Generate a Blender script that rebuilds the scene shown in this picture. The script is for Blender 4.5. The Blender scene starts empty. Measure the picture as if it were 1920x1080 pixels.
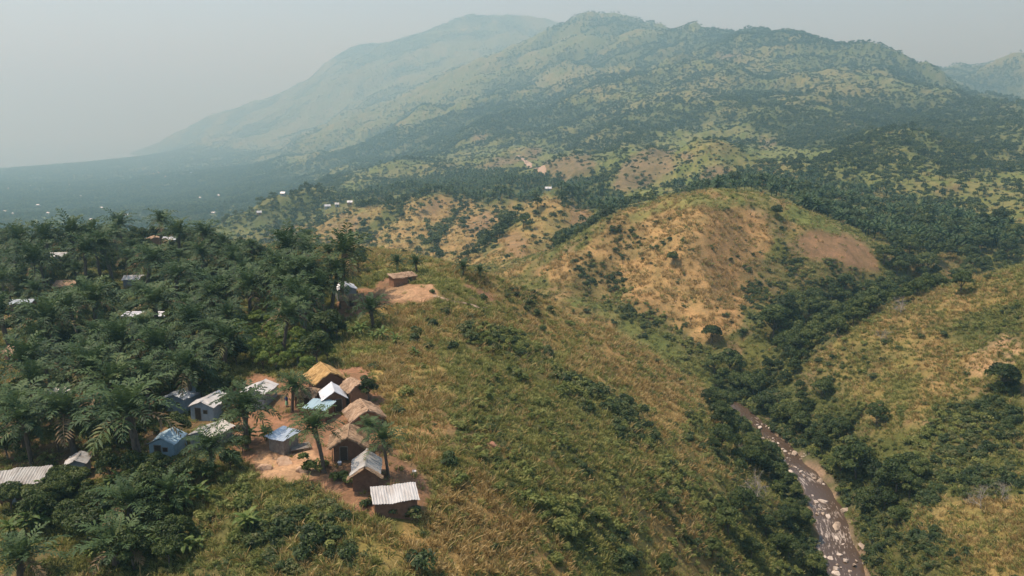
import bpy, bmesh, math, random
import numpy as np
from mathutils import Vector, Matrix, Euler

R = math.radians
random.seed(7)
rng = np.random.default_rng(7)
sc = bpy.context.scene

# ------------------------------------------------------------------ camera, sky, sun, exposure
F = 1500.0                       # focal length in pixels of a 1920 x 1080 frame
TH = math.atan((540 - 230) / F)  # tilt below the horizon
CT, ST = math.cos(TH), math.sin(TH)
cam_data = bpy.data.cameras.new('camera')
cam_data.sensor_width = 36.0
cam_data.lens = 36.0 * F / 1920.0
cam_data.clip_start = 0.5
cam_data.clip_end = 60000
cam = bpy.data.objects.new('camera', cam_data)
cam.location = (0, 0, 0)         # heights in this script are measured from the drone
cam.rotation_euler = (R(90) - TH, 0, 0)
sc.collection.objects.link(cam)
sc.camera = cam

SUN_EL, SUN_AZ = 66.0, -88.0     # azimuth measured from +Y towards +X
world = bpy.data.worlds.new('World')
sc.world = world
world.use_nodes = True
wn, wl = world.node_tree.nodes, world.node_tree.links
sky = wn.new('ShaderNodeTexSky')
sky.sky_type = 'NISHITA'
sky.sun_disc = False
sky.sun_elevation = R(SUN_EL)
sky.sun_rotation = R(SUN_AZ)
sky.air_density = 1.0
sky.dust_density = 2.0
sky.ozone_density = 1.0
wn['Background'].inputs['Strength'].default_value = 0.15
wl.new(sky.outputs[0], wn['Background'].inputs['Color'])

sun_data = bpy.data.lights.new('sun', 'SUN')
sun_data.energy = 4.4
sun_data.angle = R(0.6)
sun_data.color = (1.0, 0.91, 0.77)
sun = bpy.data.objects.new('sun', sun_data)
sd = Vector((math.sin(R(SUN_AZ)) * math.cos(R(SUN_EL)), math.cos(R(SUN_AZ)) * math.cos(R(SUN_EL)), math.sin(R(SUN_EL))))
sun.rotation_euler = sd.to_track_quat('Z', 'Y').to_euler()
sun.location = (-300, 100, 400)
sc.collection.objects.link(sun)

sc.view_settings.view_transform = 'Standard'
sc.view_settings.look = 'None'
sc.view_settings.exposure = 0.42
sc.view_settings.gamma = 1
sc.render.engine = 'CYCLES'
sc.cycles.volume_bounces = 2
sc.cycles.max_bounces = 6
sc.cycles.diffuse_bounces = 3
sc.cycles.transmission_bounces = 3
sc.cycles.glossy_bounces = 2
sc.cycles.transparent_max_bounces = 8

HAZE_DENSITY = 0.00029

# ------------------------------------------------------------------ helpers: tagging, materials
def tag(o, label=None, cat=None, group=None, kind=None):
    if label: o['label'] = label
    if cat: o['category'] = cat
    if group: o['group'] = group
    if kind: o['kind'] = kind
    return o

def link(o, parent=None):
    sc.collection.objects.link(o)
    if parent is not None:
        o.parent = parent
    return o

def empty(name, loc=(0, 0, 0), rz=0.0, scale=1.0):
    o = bpy.data.objects.new(name, None)
    o.empty_display_size = 0.3
    o.location = loc
    o.rotation_euler = (0, 0, rz)
    o.scale = (scale,) * 3
    return link(o)

class MB:
    """collects vertices and faces of ONE mesh"""
    def __init__(s):
        s.v, s.f, s.c = [], [], []
    def add(s, vs, fs, col=None):
        n = len(s.v)
        s.v += [tuple(p) for p in vs]
        s.f += [tuple(i + n for i in f) for f in fs]
        s.c += [0.5 if col is None else col] * len(vs)
    def box(s, lo, hi, col=None):
        (x0, y0, z0), (x1, y1, z1) = lo, hi
        s.add([(x0, y0, z0), (x1, y0, z0), (x1, y1, z0), (x0, y1, z0), (x0, y0, z1), (x1, y0, z1), (x1, y1, z1), (x0, y1, z1)],
              [(0, 3, 2, 1), (4, 5, 6, 7), (0, 1, 5, 4), (1, 2, 6, 5), (2, 3, 7, 6), (3, 0, 4, 7)], col)
    def tube(s, pts, rad, n=6, col=None, cap=True):
        pts = [Vector(p) for p in pts]
        vs, fs = [], []
        for i, p in enumerate(pts):
            d = (pts[min(i + 1, len(pts) - 1)] - pts[max(i - 1, 0)]).normalized()
            u = d.cross(Vector((0.31, 0.22, 0.93)))
            if u.length < 1e-3: u = d.cross(Vector((1, 0, 0)))
            u.normalize(); w = d.cross(u)
            r = rad[i] if isinstance(rad, (list, tuple)) else rad
            for k in range(n):
                a = 2 * math.pi * k / n
                vs.append(p + (u * math.cos(a) + w * math.sin(a)) * r)
        for i in range(len(pts) - 1):
            for k in range(n):
                fs.append((i * n + k, i * n + (k + 1) % n, (i + 1) * n + (k + 1) % n, (i + 1) * n + k))
        if cap:
            fs.append(tuple(range(n))[::-1]); fs.append(tuple(range((len(pts) - 1) * n, len(pts) * n)))
        s.add(vs, fs, col)
    def mesh(s, name, mat, smooth=False):
        me = bpy.data.meshes.new(name)
        me.from_pydata(s.v, [], s.f)
        a = me.attributes.new('tint', 'FLOAT', 'POINT')
        a.data.foreach_set('value', np.array(s.c, dtype=np.float32))
        if smooth:
            me.polygons.foreach_set('use_smooth', np.ones(len(me.polygons), dtype=bool))
        me.materials.append(mat)
        me.update()
        return me
    def build(s, name, mat, parent=None, smooth=False):
        return link(bpy.data.objects.new(name, s.mesh(name, mat, smooth)), parent)

def mat_new(name):
    m = bpy.data.materials.new(name)
    m.use_nodes = True
    nt = m.node_tree
    b = nt.nodes['Principled BSDF']
    return m, nt.nodes, nt.links, b

def ramp(nodes, stops):
    r = nodes.new('ShaderNodeValToRGB')
    el = r.color_ramp.elements
    while len(el) < len(stops): el.new(0.5)
    for e, (p, c) in zip(el, stops):
        e.position = p
        e.color = (*c, 1) if len(c) == 3 else c
    return r

# ------------------------------------------------------------------ pixels of the photograph <-> points of the place
def pix(px, py, Y):
    s, t = (px - 960) / F, (540 - py) / F
    dy = CT + t * ST
    return np.array([Y * s / dy, Y, Y * (-ST + t * CT) / dy])

def hid(px, Y, z):
    return np.array([(px - 960) / F * (Y * CT - z * ST), Y, z])

def project(P):
    P = np.atleast_2d(P)
    d = P[:, 1] * CT - P[:, 2] * ST
    u = P[:, 1] * ST + P[:, 2] * CT
    d = np.maximum(d, 1e-3)
    return 960 + F * P[:, 0] / d, 540 - F * u / d, d

# ------------------------------------------------------------------ noise
def _hash(ix, iy, seed):
    h = (ix.astype(np.int64) * 374761393 + iy.astype(np.int64) * 668265263 + seed * 2246822519) & 0xFFFFFFFF
    h = ((h ^ (h >> 13)) * 1274126177) & 0xFFFFFFFF
    h = h ^ (h >> 16)
    return (h & 0xFFFFFF) / float(0xFFFFFF)

def vnoise(x, y, seed=0):
    ix, iy = np.floor(x), np.floor(y)
    fx, fy = x - ix, y - iy
    fx = fx * fx * fx * (fx * (fx * 6 - 15) + 10); fy = fy * fy * fy * (fy * (fy * 6 - 15) + 10)
    a, b = _hash(ix, iy, seed), _hash(ix + 1, iy, seed)
    c, d = _hash(ix, iy + 1, seed), _hash(ix + 1, iy + 1, seed)
    return (a * (1 - fx) + b * fx) * (1 - fy) + (c * (1 - fx) + d * fx) * fy

def fbm(x, y, seed=0, octv=4, gain=0.5):
    t, amp, tot = 0, 1.0, 0
    for o in range(octv):
        c, s = math.cos(o * 1.1), math.sin(o * 1.1)
        t = t + amp * vnoise((x * c - y * s) * 2 ** o + 17 * o, (x * s + y * c) * 2 ** o - 9 * o, seed + o)
        tot += amp; amp *= gain
    return t / tot

def sstep(a, b, x):
    t = np.clip((x - a) / (b - a), 0, 1)
    return t * t * (3 - 2 * t)

# ------------------------------------------------------------------ the lie of the land
FARX = 2.3                       # beyond the valley the land is stretched: a design distance Y stands at fm(Y)
def fm(Y): return np.where(np.asarray(Y, float) > 420, 420 + (np.asarray(Y, float) - 420) * FARX, Y)
def fi(Y): return np.where(np.asarray(Y, float) > 420, 420 + (np.asarray(Y, float) - 420) / FARX, Y)
V_PTS = [  # seen points: pixel x, pixel y, metres ahead
 (0,1080,70),(300,1080,70),(700,1080,67.6),(1000,1080,78),(1250,1080,100),(1450,1080,128),
 (0,930,85),(350,930,81),(735,950,78.5),(1000,930,90),(1250,930,118),(1450,950,150),
 (0,800,103),(400,800,101),(650,800,96),(900,800,100),(1100,800,122),(1250,800,150),(1350,800,180),
 (0,680,131),(350,680,127),(620,680,119),(800,680,118),(950,680,132),(1100,680,160),(1200,680,185),
 (0,600,157),(350,600,153),(650,600,143),(800,600,139),(950,600,160),(1060,600,188),
 (0,540,186),(400,540,179),(700,540,158),(850,540,155),(950,560,172),
 (760,515,168),(870,512,172),(950,530,178),(1020,562,186),(1130,617,202),(1250,690,216),(1340,750,221),
 (800,489,205),(700,482,222),(600,472,235),(450,467,240),(300,455,250),(100,460,252),(0,460,255),
 # belt of eroded hills
 (1000,497,380),(900,475,460),(813,470,470),(750,470,500),(600,445,540),(520,442,570),
 (1050,378,500),(1000,425,450),(1110,402,495),(900,392,530),(830,366,560),(760,382,550),(700,402,540),(650,392,570),(600,402,580),(540,427,590),
 (1050,350,620),(950,342,700),(850,342,750),(750,357,770),(650,372,800),
 # middle hill
 (1080,460,335),(1170,405,350),(1300,372,345),(1460,385,350),(1540,415,360),(1230,450,315),(1350,450,312),(1450,480,318),(1590,490,325),
 (1300,560,280),(1180,540,292),(1080,540,300),(1450,590,266),(1350,640,255),(1400,690,243),(1520,640,262),(1150,430,430),
 # hill on the far bank
 (1420,735,228),(1500,670,230),(1600,610,230),(1700,566,230),(1800,541,226),(1920,510,220),
 (1550,750,205),(1700,700,195),(1700,800,172),(1800,650,200),(1900,600,195),(1600,850,176),(1920,800,158),(1700,950,146),(1800,1000,130),(1920,1080,112),(1920,950,130),(1700,1080,124),
 # gully and forest slope behind it
 (1650,545,320),(1750,500,345),(1700,460,390),(1850,440,410),(1700,400,470),(1900,380,480),(1650,350,520),(1850,320,580),
 (1400,345,450),(1500,300,640),(1500,250,800),(1500,180,1050),(1500,110,1330),(1500,55,1500),
 (1300,320,560),(1210,310,600),(1300,250,830),(1300,180,1150),(1300,110,1600),
 (1050,290,830),(1050,240,1050),(1050,190,1350),(1050,120,1800),(900,290,1000),(900,240,1350),(800,300,1050),(750,330,880),(1130,345,600),
 (1650,250,760),(1650,170,1000),(1640,85,1400),(1740,124,1420),(1690,106,1430),(1560,68,1470),(1460,50,1560),(1350,51,1750),(1780,155,1300),(1850,200,1150),(1915,235,1050),(1850,250,720),(1900,180,1750),(1830,165,1800),
 (1920,92,1900),(1850,108,1950),(1750,128,2000),
 (1410,45,1600),(1290,60,1900),(1230,45,2200),(1150,22,2350),(1100,28,2350),(1030,54,2350),(980,90,2250),(900,140,2100),(850,180,1950),(760,230,1750),(700,265,1600),(640,300,1450),
 # far ridge above the lake
 (880,30,3600),(905,36,3600),(945,31,3600),(985,34,3600),(1020,48,3500),(800,60,3700),(700,85,3750),(640,95,3800),(600,135,3800),(560,160,3850),(480,190,3900),(400,217,3900),(350,242,3900),(312,265,3900),(297,285,3850),
 (800,130,3000),(700,200,2600),(600,240,2800),(500,260,2900),(400,280,2900),(600,290,1900),(500,310,2000),(400,320,1900),
 # plain
 (300,293,3500),(200,302,3050),(100,311,2800),(0,321,2450),(0,380,1300),(0,350,1700),(0,420,900),(200,400,1050),(200,340,1900),(400,380,1150),(400,350,1500),(400,430,750),(500,400,850),(550,360,1050),
]
H_PTS = [  # hidden points: pixel x, metres ahead, height
 (1130,221,-64),(1190,226,-71),(1075,213,-58),(1020,205,-52),(950,197,-46),(1250,229,-76.5),
 (1250,240,-79),(1130,254,-73.8),(1020,271,-68),(900,298,-67),(800,330,-70),(700,350,-72),(600,380,-76),(900,390,-75),(820,420,-79),(740,440,-83),(620,470,-87),(500,420,-83),(300,420,-90),(0,450,-95),(300,520,-94),(0,620,-103),
 (1300,400,-39),(1450,410,-44),(1600,300,-73),(1700,320,-70),(1850,340,-68),(1950,350,-66),
 (1150,2900,180),(1000,2850,190),(1400,2200,90),(1250,2700,120),(1600,1900,60),(1800,1520,35),(1900,1400,-20),
 (900,5200,200),(1150,5000,120),(1500,3200,90),(1500,5200,40),(1900,3200,80),(600,5500,-60),(700,4600,220),(450,4500,-60),(250,4600,-185),(1900,5500,0),(2300,5500,0),
 (200,3500,-185),(100,3300,-185),(0,3000,-185),(-300,2300,-150),(-300,2900,-185),(-300,1200,-130),(-300,600,-105),(0,5500,-190),(-600,5500,-190),
 (-300,85,-43),(-300,150,-41),(-300,240,-40),(-900,85,-45),(-900,200,-45),(-900,600,-110),(-900,2500,-160),(-1200,6000,-190),
 (960,40,-45),(400,40,-45),(-200,40,-45),(1500,60,-66),(960,18,-46),(0,18,-46),(1900,18,-60),(2400,60,-55),(2300,130,-48),(2200,200,-38),(2500,350,-40),(2500,600,-10),(2500,1200,60),(2600,2200,160),
 (1650,110,-86),(1780,80,-87),(2000,85,-72),
]
RIVER = [(1770,1400,84,-87.5),(1646,1170,120,-86.5),(1588,1080,139,-85.4),(1574,1030,146,-84.6),(1552,960,162,-83.6),(1527,905,174.3,-82.6),(1497,870,183.5,-82.0),(1480,845,190.6,-81.6),(1440,818,199,-81.2),(1415,790,208,-80.4),(1372,757,219.6,-79.5)]
RIV = np.array([hid(px, Y, z) for px, py, Y, z in RIVER] + [hid(1300,230,-79.3),hid(1240,238,-79),hid(1130,253,-74.5),hid(1020,271,-69)])

# the woods on the crests stand above the ground: let the ground pass that much lower
_drop = {(1290,60): 14, (1350,51): 7, (1410,45): 9, (1460,50): 12, (1500,55): 12, (1560,68): 12, (1640,85): 14, (1690,106): 13, (1740,124): 12, (1920,92): 20, (1850,108): 22, (1750,128): 12, (1230,45): 7, (1150,22): 10, (1100,28): 7, (1030,54): 8, (985,34): 6, (1020,48): 20, (945,31): 11, (800,60): 9, (560,160): 5, (350,242): 6, (880,30): 2}
V_PTS = [(a, b + _drop.get((a, b), 0), Y) for a, b, Y in V_PTS]
_ctrl = np.array([pix(a, b, float(fm(Y))) for a, b, Y in V_PTS] + [hid(a, float(fm(Y)), z * float(fm(Y)) / Y) for a, Y, z in H_PTS])
_extra = []
for p in RIV[:11]:
    _extra.append(p + np.array([0, 0, 0.3]))
_ctrl = np.vstack([_ctrl, np.array(_extra)])
_ck = np.stack([_ctrl[:, 0] / _ctrl[:, 1], np.log(_ctrl[:, 1])], 1)
_cw = _ctrl[:, 2] / (_ctrl[:, 1] + 60)
def _U(r2):
    return np.where(r2 > 1e-12, 0.5 * r2 * np.log(np.maximum(r2, 1e-12)), 0)
_n = len(_ck)
_A = np.zeros((_n + 3, _n + 3))
_A[:_n, :_n] = _U(((_ck[:, None] - _ck[None]) ** 2).sum(-1)) + 2e-4 * np.eye(_n)
_A[:_n, _n] = 1; _A[:_n, _n + 1:] = _ck
_A[_n, :_n] = 1; _A[_n + 1:, :_n] = _ck.T
_co = np.linalg.solve(_A, np.concatenate([_cw, [0, 0, 0]]))

AS = np.concatenate([np.linspace(-1.7, -0.80, 70)[:-1], np.linspace(-0.80, 0.80, 1060), np.linspace(0.80, 1.7, 70)[1:]])
VS = np.log(np.concatenate([np.geomspace(16, 58, 40)[:-1], np.geomspace(58, 480, 620), np.geomspace(480, 13400, 560)[1:]]))
NA, NV = len(AS), len(VS)
GA, GV = np.meshgrid(AS, VS)          # rows run outward
def _tps(a, v):
    out = _co[_n] + _co[_n + 1] * a + _co[_n + 2] * v
    for i in range(_n):
        out = out + _co[i] * _U((a - _ck[i, 0]) ** 2 + (v - _ck[i, 1]) ** 2)
    return out
# the spline itself is smooth: evaluate it on a coarse grid and refine bilinearly
_ac, _vc = np.linspace(-1.7, 1.7, 480), np.linspace(VS[0], VS[-1], 520)
_W = _tps(*np.meshgrid(_ac, _vc))
def bil(G, ax, vx, a, v):
    i = np.clip(np.searchsorted(ax, a) - 1, 0, len(ax) - 2); j = np.clip(np.searchsorted(vx, v) - 1, 0, len(vx) - 2)
    fa = np.clip((a - ax[i]) / (ax[i + 1] - ax[i]), 0, 1); fv = np.clip((v - vx[j]) / (vx[j + 1] - vx[j]), 0, 1)
    return (G[j, i] * (1 - fa) + G[j, i + 1] * fa) * (1 - fv) + (G[j + 1, i] * (1 - fa) + G[j + 1, i + 1] * fa) * fv
GY = np.exp(GV); GX = GA * GY; GD = fi(GY)
GZ = bil(_W, _ac, _vc, GA.ravel(), GV.ravel()).reshape(GA.shape) * (GY + 60)

def river_dist(X, Y):
    """distance to the river's line, and the water level there"""
    best = np.full(X.shape, 1e9); lev = np.zeros(X.shape)
    for (x0, y0, z0), (x1, y1, z1) in zip(RIV[:-1], RIV[1:]):
        dx, dy = x1 - x0, y1 - y0
        t = np.clip(((X - x0) * dx + (Y - y0) * dy) / (dx * dx + dy * dy), 0, 1)
        d = np.hypot(X - x0 - t * dx, Y - y0 - t * dy)
        m = d < best
        best = np.where(m, d, best); lev = np.where(m, z0 + t * (z1 - z0), lev)
    return best, lev

# erosion: gullies and spurs whose size grows with the size of the hills they cut
_far = sstep(240, 700, GD)
_n1 = 1 - np.abs(2 * fbm(GX / 46, GY / 46, 11, 4) - 1)
_n2 = 1 - np.abs(2 * fbm(GX / 690 + 3, GY / 690, 23, 5) - 1)
_n3 = fbm(GX / 9, GY / 9, 31, 3) - 0.5
_plain = sstep(-72, -105, GZ * GD / GY) * sstep(500, 700, GD)
_mtn = sstep(700, 1500, GD) * (1 - _plain)
GZ = GZ + (_n1 - 0.72) * (1.2 + 5.5 * sstep(230, 330, GY) + 6 * sstep(450, 900, GY)) * (1 - 0.75 * _plain) * sstep(200, 260, GY)
GZ = GZ + (_n2 - 0.72) * 112 * _mtn + (fbm(GX / 190, GY / 190, 47, 3) - 0.5) * 45 * _mtn
GZ = GZ + _n3 * (0.9 + 0.9 * _far)
_g3 = 1 - np.abs(2 * fbm(GX / 300 + 7, GY / 380, 83, 4, .45) - 1)
_fold = sstep(470, 640, GD) * (1 - .85 * _plain)
GZ = GZ + (_g3 - .74) * 62 * _fold * (1 - .35 * sstep(2200, 3500, GD))
_hill = sstep(-20, 30, GX) * (1 - sstep(230, 300, GY))
GZ = GZ + (1 - np.abs(2 * fbm(GX / 19 + GY / 60, GY / 27, 71, 3) - 1) - 0.7) * 1.7 * _hill
def _crest(pts, h, w):
    """raise (or cut) the land along a line of pixels with their design distances"""
    q = np.array([pix(a, b, float(fm(Y))) for a, b, Y in pts]); best = np.full(GX.shape, 1e9)
    m = (GY > q[:, 1].min() - 4 * w) & (GY < q[:, 1].max() + 4 * w) & (GX > q[:, 0].min() - 4 * w) & (GX < q[:, 0].max() + 4 * w)
    x, y = GX[m], GY[m]; b = np.full(x.shape, 1e9)
    for p, r in zip(q[:-1], q[1:]):
        d = r[:2] - p[:2]; t = np.clip(((x - p[0]) * d[0] + (y - p[1]) * d[1]) / (d @ d), 0, 1); b = np.minimum(b, np.hypot(x - p[0] - t * d[0], y - p[1] - t * d[1]))
    out = np.zeros(GX.shape); out[m] = h * np.exp(-(b / w) ** 2)
    return out
for pts, h, w in [([(815,368,555),(770,395,530),(720,445,495)], 13, 42), ([(700,402,545),(660,420,545),(610,440,540)], 10, 36), ([(925,392,535),(885,420,500),(850,458,470)], 13, 34), ([(1050,379,500),(1015,420,460),(985,470,410)], 14, 36), ([(1102,393,495),(1090,425,450)], 8, 20),
                  ([(860,395,540),(835,425,500),(813,468,470)], -12, 24), ([(955,405,515),(930,435,480),(905,470,460)], -12, 22), ([(1085,395,500),(1070,430,450)], -6, 10), ([(750,388,550),(715,412,530),(670,452,515)], -9, 22), ([(1140,400,500),(1090,450,430),(1040,485,390)], -9, 18),
                  ([(1200,285,650),(1160,340,580),(1140,370,560)], 12, 40), ([(1090,300,780),(1050,340,680)], 11, 40), ([(1330,300,650),(1280,345,580)], 12, 40), ([(1260,290,680),(1235,350,560)], -10, 26), ([(1600,290,660),(1580,340,560)], 14, 60), ([(1720,310,620),(1740,370,520)], 12, 50),
                  ([(1160,425,342),(1120,450,330),(1060,495,312)], 4, 11), ([(1310,440,325),(1290,475,312),(1230,560,285)], 4, 15), ([(1400,435,330),(1400,480,312),(1380,560,285)], -4, 12), ([(1230,430,330),(1190,470,315),(1140,540,298)], -5, 12)]:
    GZ = GZ + _crest(pts, h, w)
_vp = _ctrl[:len(V_PTS)]; _vp = _vp[np.array([p[2] > 330 for p in V_PTS])]
_res = np.array([z - bil(GZ, AS, VS, np.array([x / y]), np.array([math.log(y)]))[0] for x, y, z in _vp]) / _vp[:, 1]
_num, _den = np.zeros(GX.shape), np.full(GX.shape, .06)
_va, _vv = _vp[:, 0] / _vp[:, 1], np.log(_vp[:, 1])
for a_, v_, r_ in zip(_va, _vv, _res):
    m = (np.abs(GA - a_) < .12) & (np.abs(GV - v_) < .25)
    w_ = np.exp(-((GA[m] - a_) / .045) ** 2 - ((GV[m] - v_) / .10) ** 2); _num[m] += w_ * r_; _den[m] += w_
GZ = GZ + np.where(GY > 400, _num / _den, 0) * GY * sstep(400, 600, GD)
_rd, _rl = river_dist(GX, GY)
_wid = 3.9 - 1.5 * sstep(178, 192, GY) + 3.6 * (fbm(GX / 9, GY / 9, 5, 2) - 0.5)
_yes = (GY < 320) & (_rd < 60)
_bed = _rl - 0.55 * (1 - (_rd / np.maximum(_wid, .1)) ** 2)
_bl = sstep(0, 7, _rd - _wid)
_bank_z = np.clip(GZ, _rl + 0.15, _rl + 0.9 * np.maximum(_rd - _wid, 0) + 0.2)
GZ = np.where(_yes & (_rd < _wid), _bed, np.where(_yes, np.where(_rd < 20, np.maximum(GZ, _rl + .15), GZ) * _bl + _bank_z * (1 - _bl), GZ))

def ground(X, Y):
    X, Y = np.asarray(X, float), np.asarray(Y, float)
    return bil(GZ, AS, VS, X / Y, np.log(Y))

# which parts of the land the drone can see: running maximum of the sight line, column by column
_SL = GZ / GY
_HZ = np.maximum.accumulate(np.vstack([np.full((1, NA), -9.0), _SL[:-1]]), axis=0)
def sees(X, Y, z):
    return z / Y >= bil(_HZ, AS, VS, X / Y, np.log(Y)) - 1e-4

def at(px, py, lo=55, hi=13300):
    """the first point of the ground that the pixel looks at"""
    Y = np.geomspace(lo, hi, 4000)
    s, t = (px - 960) / F, (540 - py) / F
    dy = CT + t * ST
    X, z = Y * s / dy, Y * (-ST + t * CT) / dy
    g = ground(X, Y)
    k = np.nonzero(g >= z)[0]
    k = k[0] if len(k) else len(Y) - 1
    return np.array([X[k], Y[k], g[k]])

# ------------------------------------------------------------------ what grows where
PX, PY, _ = project(np.stack([GX.ravel(), GY.ravel(), GZ.ravel()], 1))
PX, PY = PX.reshape(GX.shape), PY.reshape(GX.shape)
_jx = fbm(GX / (GY * .02 + .5), GY / (GY * .02 + .5) * 0 + np.log(GY) * 50, 91, 3) - .5
_jy = fbm(GX / (GY * .02 + .5) + 40, np.log(GY) * 50, 92, 3) - .5
JX, JY = PX + _jx * 46, PY + _jy * 30

def inpoly(poly, ylo, yhi, jit=1.0):
    xs, ys = [p[0] for p in poly], [p[1] for p in poly]
    out = np.zeros(GX.shape)
    X, Y = PX + (JX - PX) * jit, PY + (JY - PY) * jit
    m = (X > min(xs)) & (X < max(xs)) & (Y > min(ys)) & (Y < max(ys)) & (GD > ylo) & (GD < yhi)
    x, y = X[m], Y[m]
    c = np.zeros(x.shape, bool)
    for (x0, y0), (x1, y1) in zip(poly, poly[1:] + poly[:1]):
        if y0 == y1: continue
        k = ((y0 > y) != (y1 > y)) & (x < (x1 - x0) * (y - y0) / (y1 - y0) + x0)
        c ^= k
    out[m] = c
    return out

def blur(Z, n=1):
    for _ in range(n):
        Z = (np.roll(Z, 1, 0) + np.roll(Z, -1, 0) + 2 * Z) / 4
        Z = (np.roll(Z, 1, 1) + np.roll(Z, -1, 1) + 2 * Z) / 4
    return Z

COV = {k: np.zeros(GX.shape) for k in ('soil', 'pale', 'dry', 'crop', 'leafy', 'palm', 'shrub', 'bright')}
def paint(ch, val, poly, ylo, yhi, jit=1.0):
    m = inpoly(poly, ylo, yhi, jit)
    COV[ch] = np.where(m > 0, val, COV[ch])

# general mixture first, in world-sized patches
_p1 = fbm(GX / 26, GY / 26, 101, 4); _p2 = fbm(GX / 120, GY / 120, 102, 4); _p3 = fbm(GX / 9, GY / 9, 103, 3)
_near = 1 - sstep(300, 420, GY)
COV['dry'] = sstep(.46, .62, _p1) * .5 * _near + sstep(.5, .66, _p2) * .14 * (1 - _near)
COV['shrub'] = sstep(.52, .66, _p3 * .5 + fbm(GX / 14, GY / 14, 104, 3) * .5) * .35
_m3 = fbm(GX / 310, GY / 310, 105, 5)
COV['leafy'] = _mtn * sstep(.46, .60, _m3) * .8 + _mtn * .10
COV['leafy'] = np.maximum(COV['leafy'], _plain * (.18 + .8 * sstep(.38, .52, fbm(GX / 270, GY / 270, 106, 4))))
COV['leafy'] = np.maximum(COV['leafy'], .28 * sstep(380, 480, GY) * sstep(.4, .55, _p1))

# -- plain and foothills
paint('leafy', .9, [(0,300),(300,270),(520,300),(640,330),(640,375),(520,420),(420,440),(0,440)], 600, 4000)
paint('leafy', .25, [(60,400),(140,395),(150,425),(40,440)], 600, 1500); paint('crop', .7, [(60,405),(140,400),(150,425),(40,440)], 600, 1500)
paint('pale', .8, [(272,323),(312,322),(314,330),(274,331)], 1000, 4000, .3); paint('soil', .8, [(330,402),(372,400),(380,414),(335,418)], 600, 1500, .4)
# -- dark belts on the mountain
for poly in ([(1180,220),(1300,170),(1450,190),(1580,230),(1640,260),(1600,320),(1480,260),(1380,230),(1250,250),(1150,290),(1060,290),(1080,240)],
             [(700,255),(850,220),(1000,195),(1160,190),(1260,215),(1230,255),(1100,275),(960,255),(860,270),(780,300),(700,300)],
             [(1400,40),(1560,55),(1660,90),(1740,120),(1740,170),(1640,130),(1520,100),(1400,90),(1290,110),(1150,150),(1060,175),(1060,150),(1180,110),(1280,70)],
             [(1600,200),(1740,180),(1920,230),(1920,480),(1850,430),(1800,340),(1700,290),(1600,260)],
             [(1820,150),(1920,140),(1920,230),(1780,190)]):
    paint('leafy', .95, poly, 560, 2600, 1.3)
for poly in ([(1240,170),(1320,130),(1420,140),(1380,180),(1290,200)],[(1430,170),(1560,140),(1660,160),(1600,190),(1480,200)],[(1000,150),(1100,110),(1200,130),(1120,180),(1020,200)]):
    paint('leafy', .16, poly, 700, 2600, 1.3); paint('dry', .15, poly, 700, 2600, 1.3)
# -- eroded belt hills and their fields
paint('dry', .55, [(520,440),(640,400),(830,360),(900,385),(1050,372),(1120,400),(1080,440),(1000,500),(880,500),(700,480),(560,460)], 380, 700)
paint('leafy', .06, [(620,440),(700,395),(830,362),(920,390),(1050,375),(1115,402),(1060,450),(1000,505),(800,490)], 380, 700)
for poly in ([(505,430),(560,432),(550,450),(510,446)],[(610,440),(660,405),(700,410),(660,450),(630,470)],[(780,390),(825,368),(815,400),(800,420)],[(940,445),(990,440),(1000,490),(960,500)],[(850,430),(900,400),(935,395),(930,420),(880,440)],[(1075,388),(1112,395),(1100,425),(1060,420)],[(985,475),(1000,480),(995,505),(980,500)]):
    paint('soil', .65, poly, 380, 720, 1.2)
for poly in ([(1180,290),(1215,276),(1260,280),(1265,322),(1215,352),(1150,360),(1160,320)],[(1020,305),(1070,290),(1112,292),(1110,325),(1060,342),(1020,325)],[(885,312),(950,292),(1010,275),(1025,290),(960,305),(920,325)],[(1310,318),(1370,312),(1376,332),(1312,336)],[(886,250),(914,248),(912,268),(884,268)],[(1275,290),(1300,285),(1300,300),(1275,300)],[(1425,262),(1455,258),(1452,275),(1425,275)],[(1755,350),(1800,345),(1800,358),(1755,360)],[(1840,470),(1900,465),(1905,490),(1860,485)],[(1345,100),(1390,95),(1395,110),(1350,112)]):
    paint('soil', .85, poly, 400, 1700, .5); paint('leafy', 0, poly, 400, 1700, .8)
for poly in ([(1100,330),(1180,275),(1290,250),(1300,285),(1200,275),(1120,345)],[(1270,340),(1380,285),(1480,270),(1480,300),(1380,300),(1290,350)],[(1480,270),(1640,290),(1720,320),(1720,360),(1600,350),(1480,330)],[(1500,330),(1700,330),(1690,345),(1500,350)],[(1000,300),(1060,285),(1070,295),(1020,310)]):
    paint('crop', .4, poly, 480, 1000, .8); paint('leafy', .22, poly, 480, 1000)
paint('leafy', 0, [(960,288),(990,288),(1036,320),(1030,336),(990,322),(960,305)], 480, 1200, .2)
for poly in ([(850,392),(870,395),(845,430),(822,472),(800,470),(820,425)],[(950,405),(970,415),(940,445),(915,475),(895,470),(920,435)],[(1120,400),(1150,405),(1090,465),(1040,490),(1030,480),(1080,440)],[(740,385),(760,388),(720,420),(680,455),(660,450),(705,410)]):
    paint('leafy', .75, poly, 370, 720, 1.2); paint('dry', .1, poly, 370, 720, 1.2)
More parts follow.
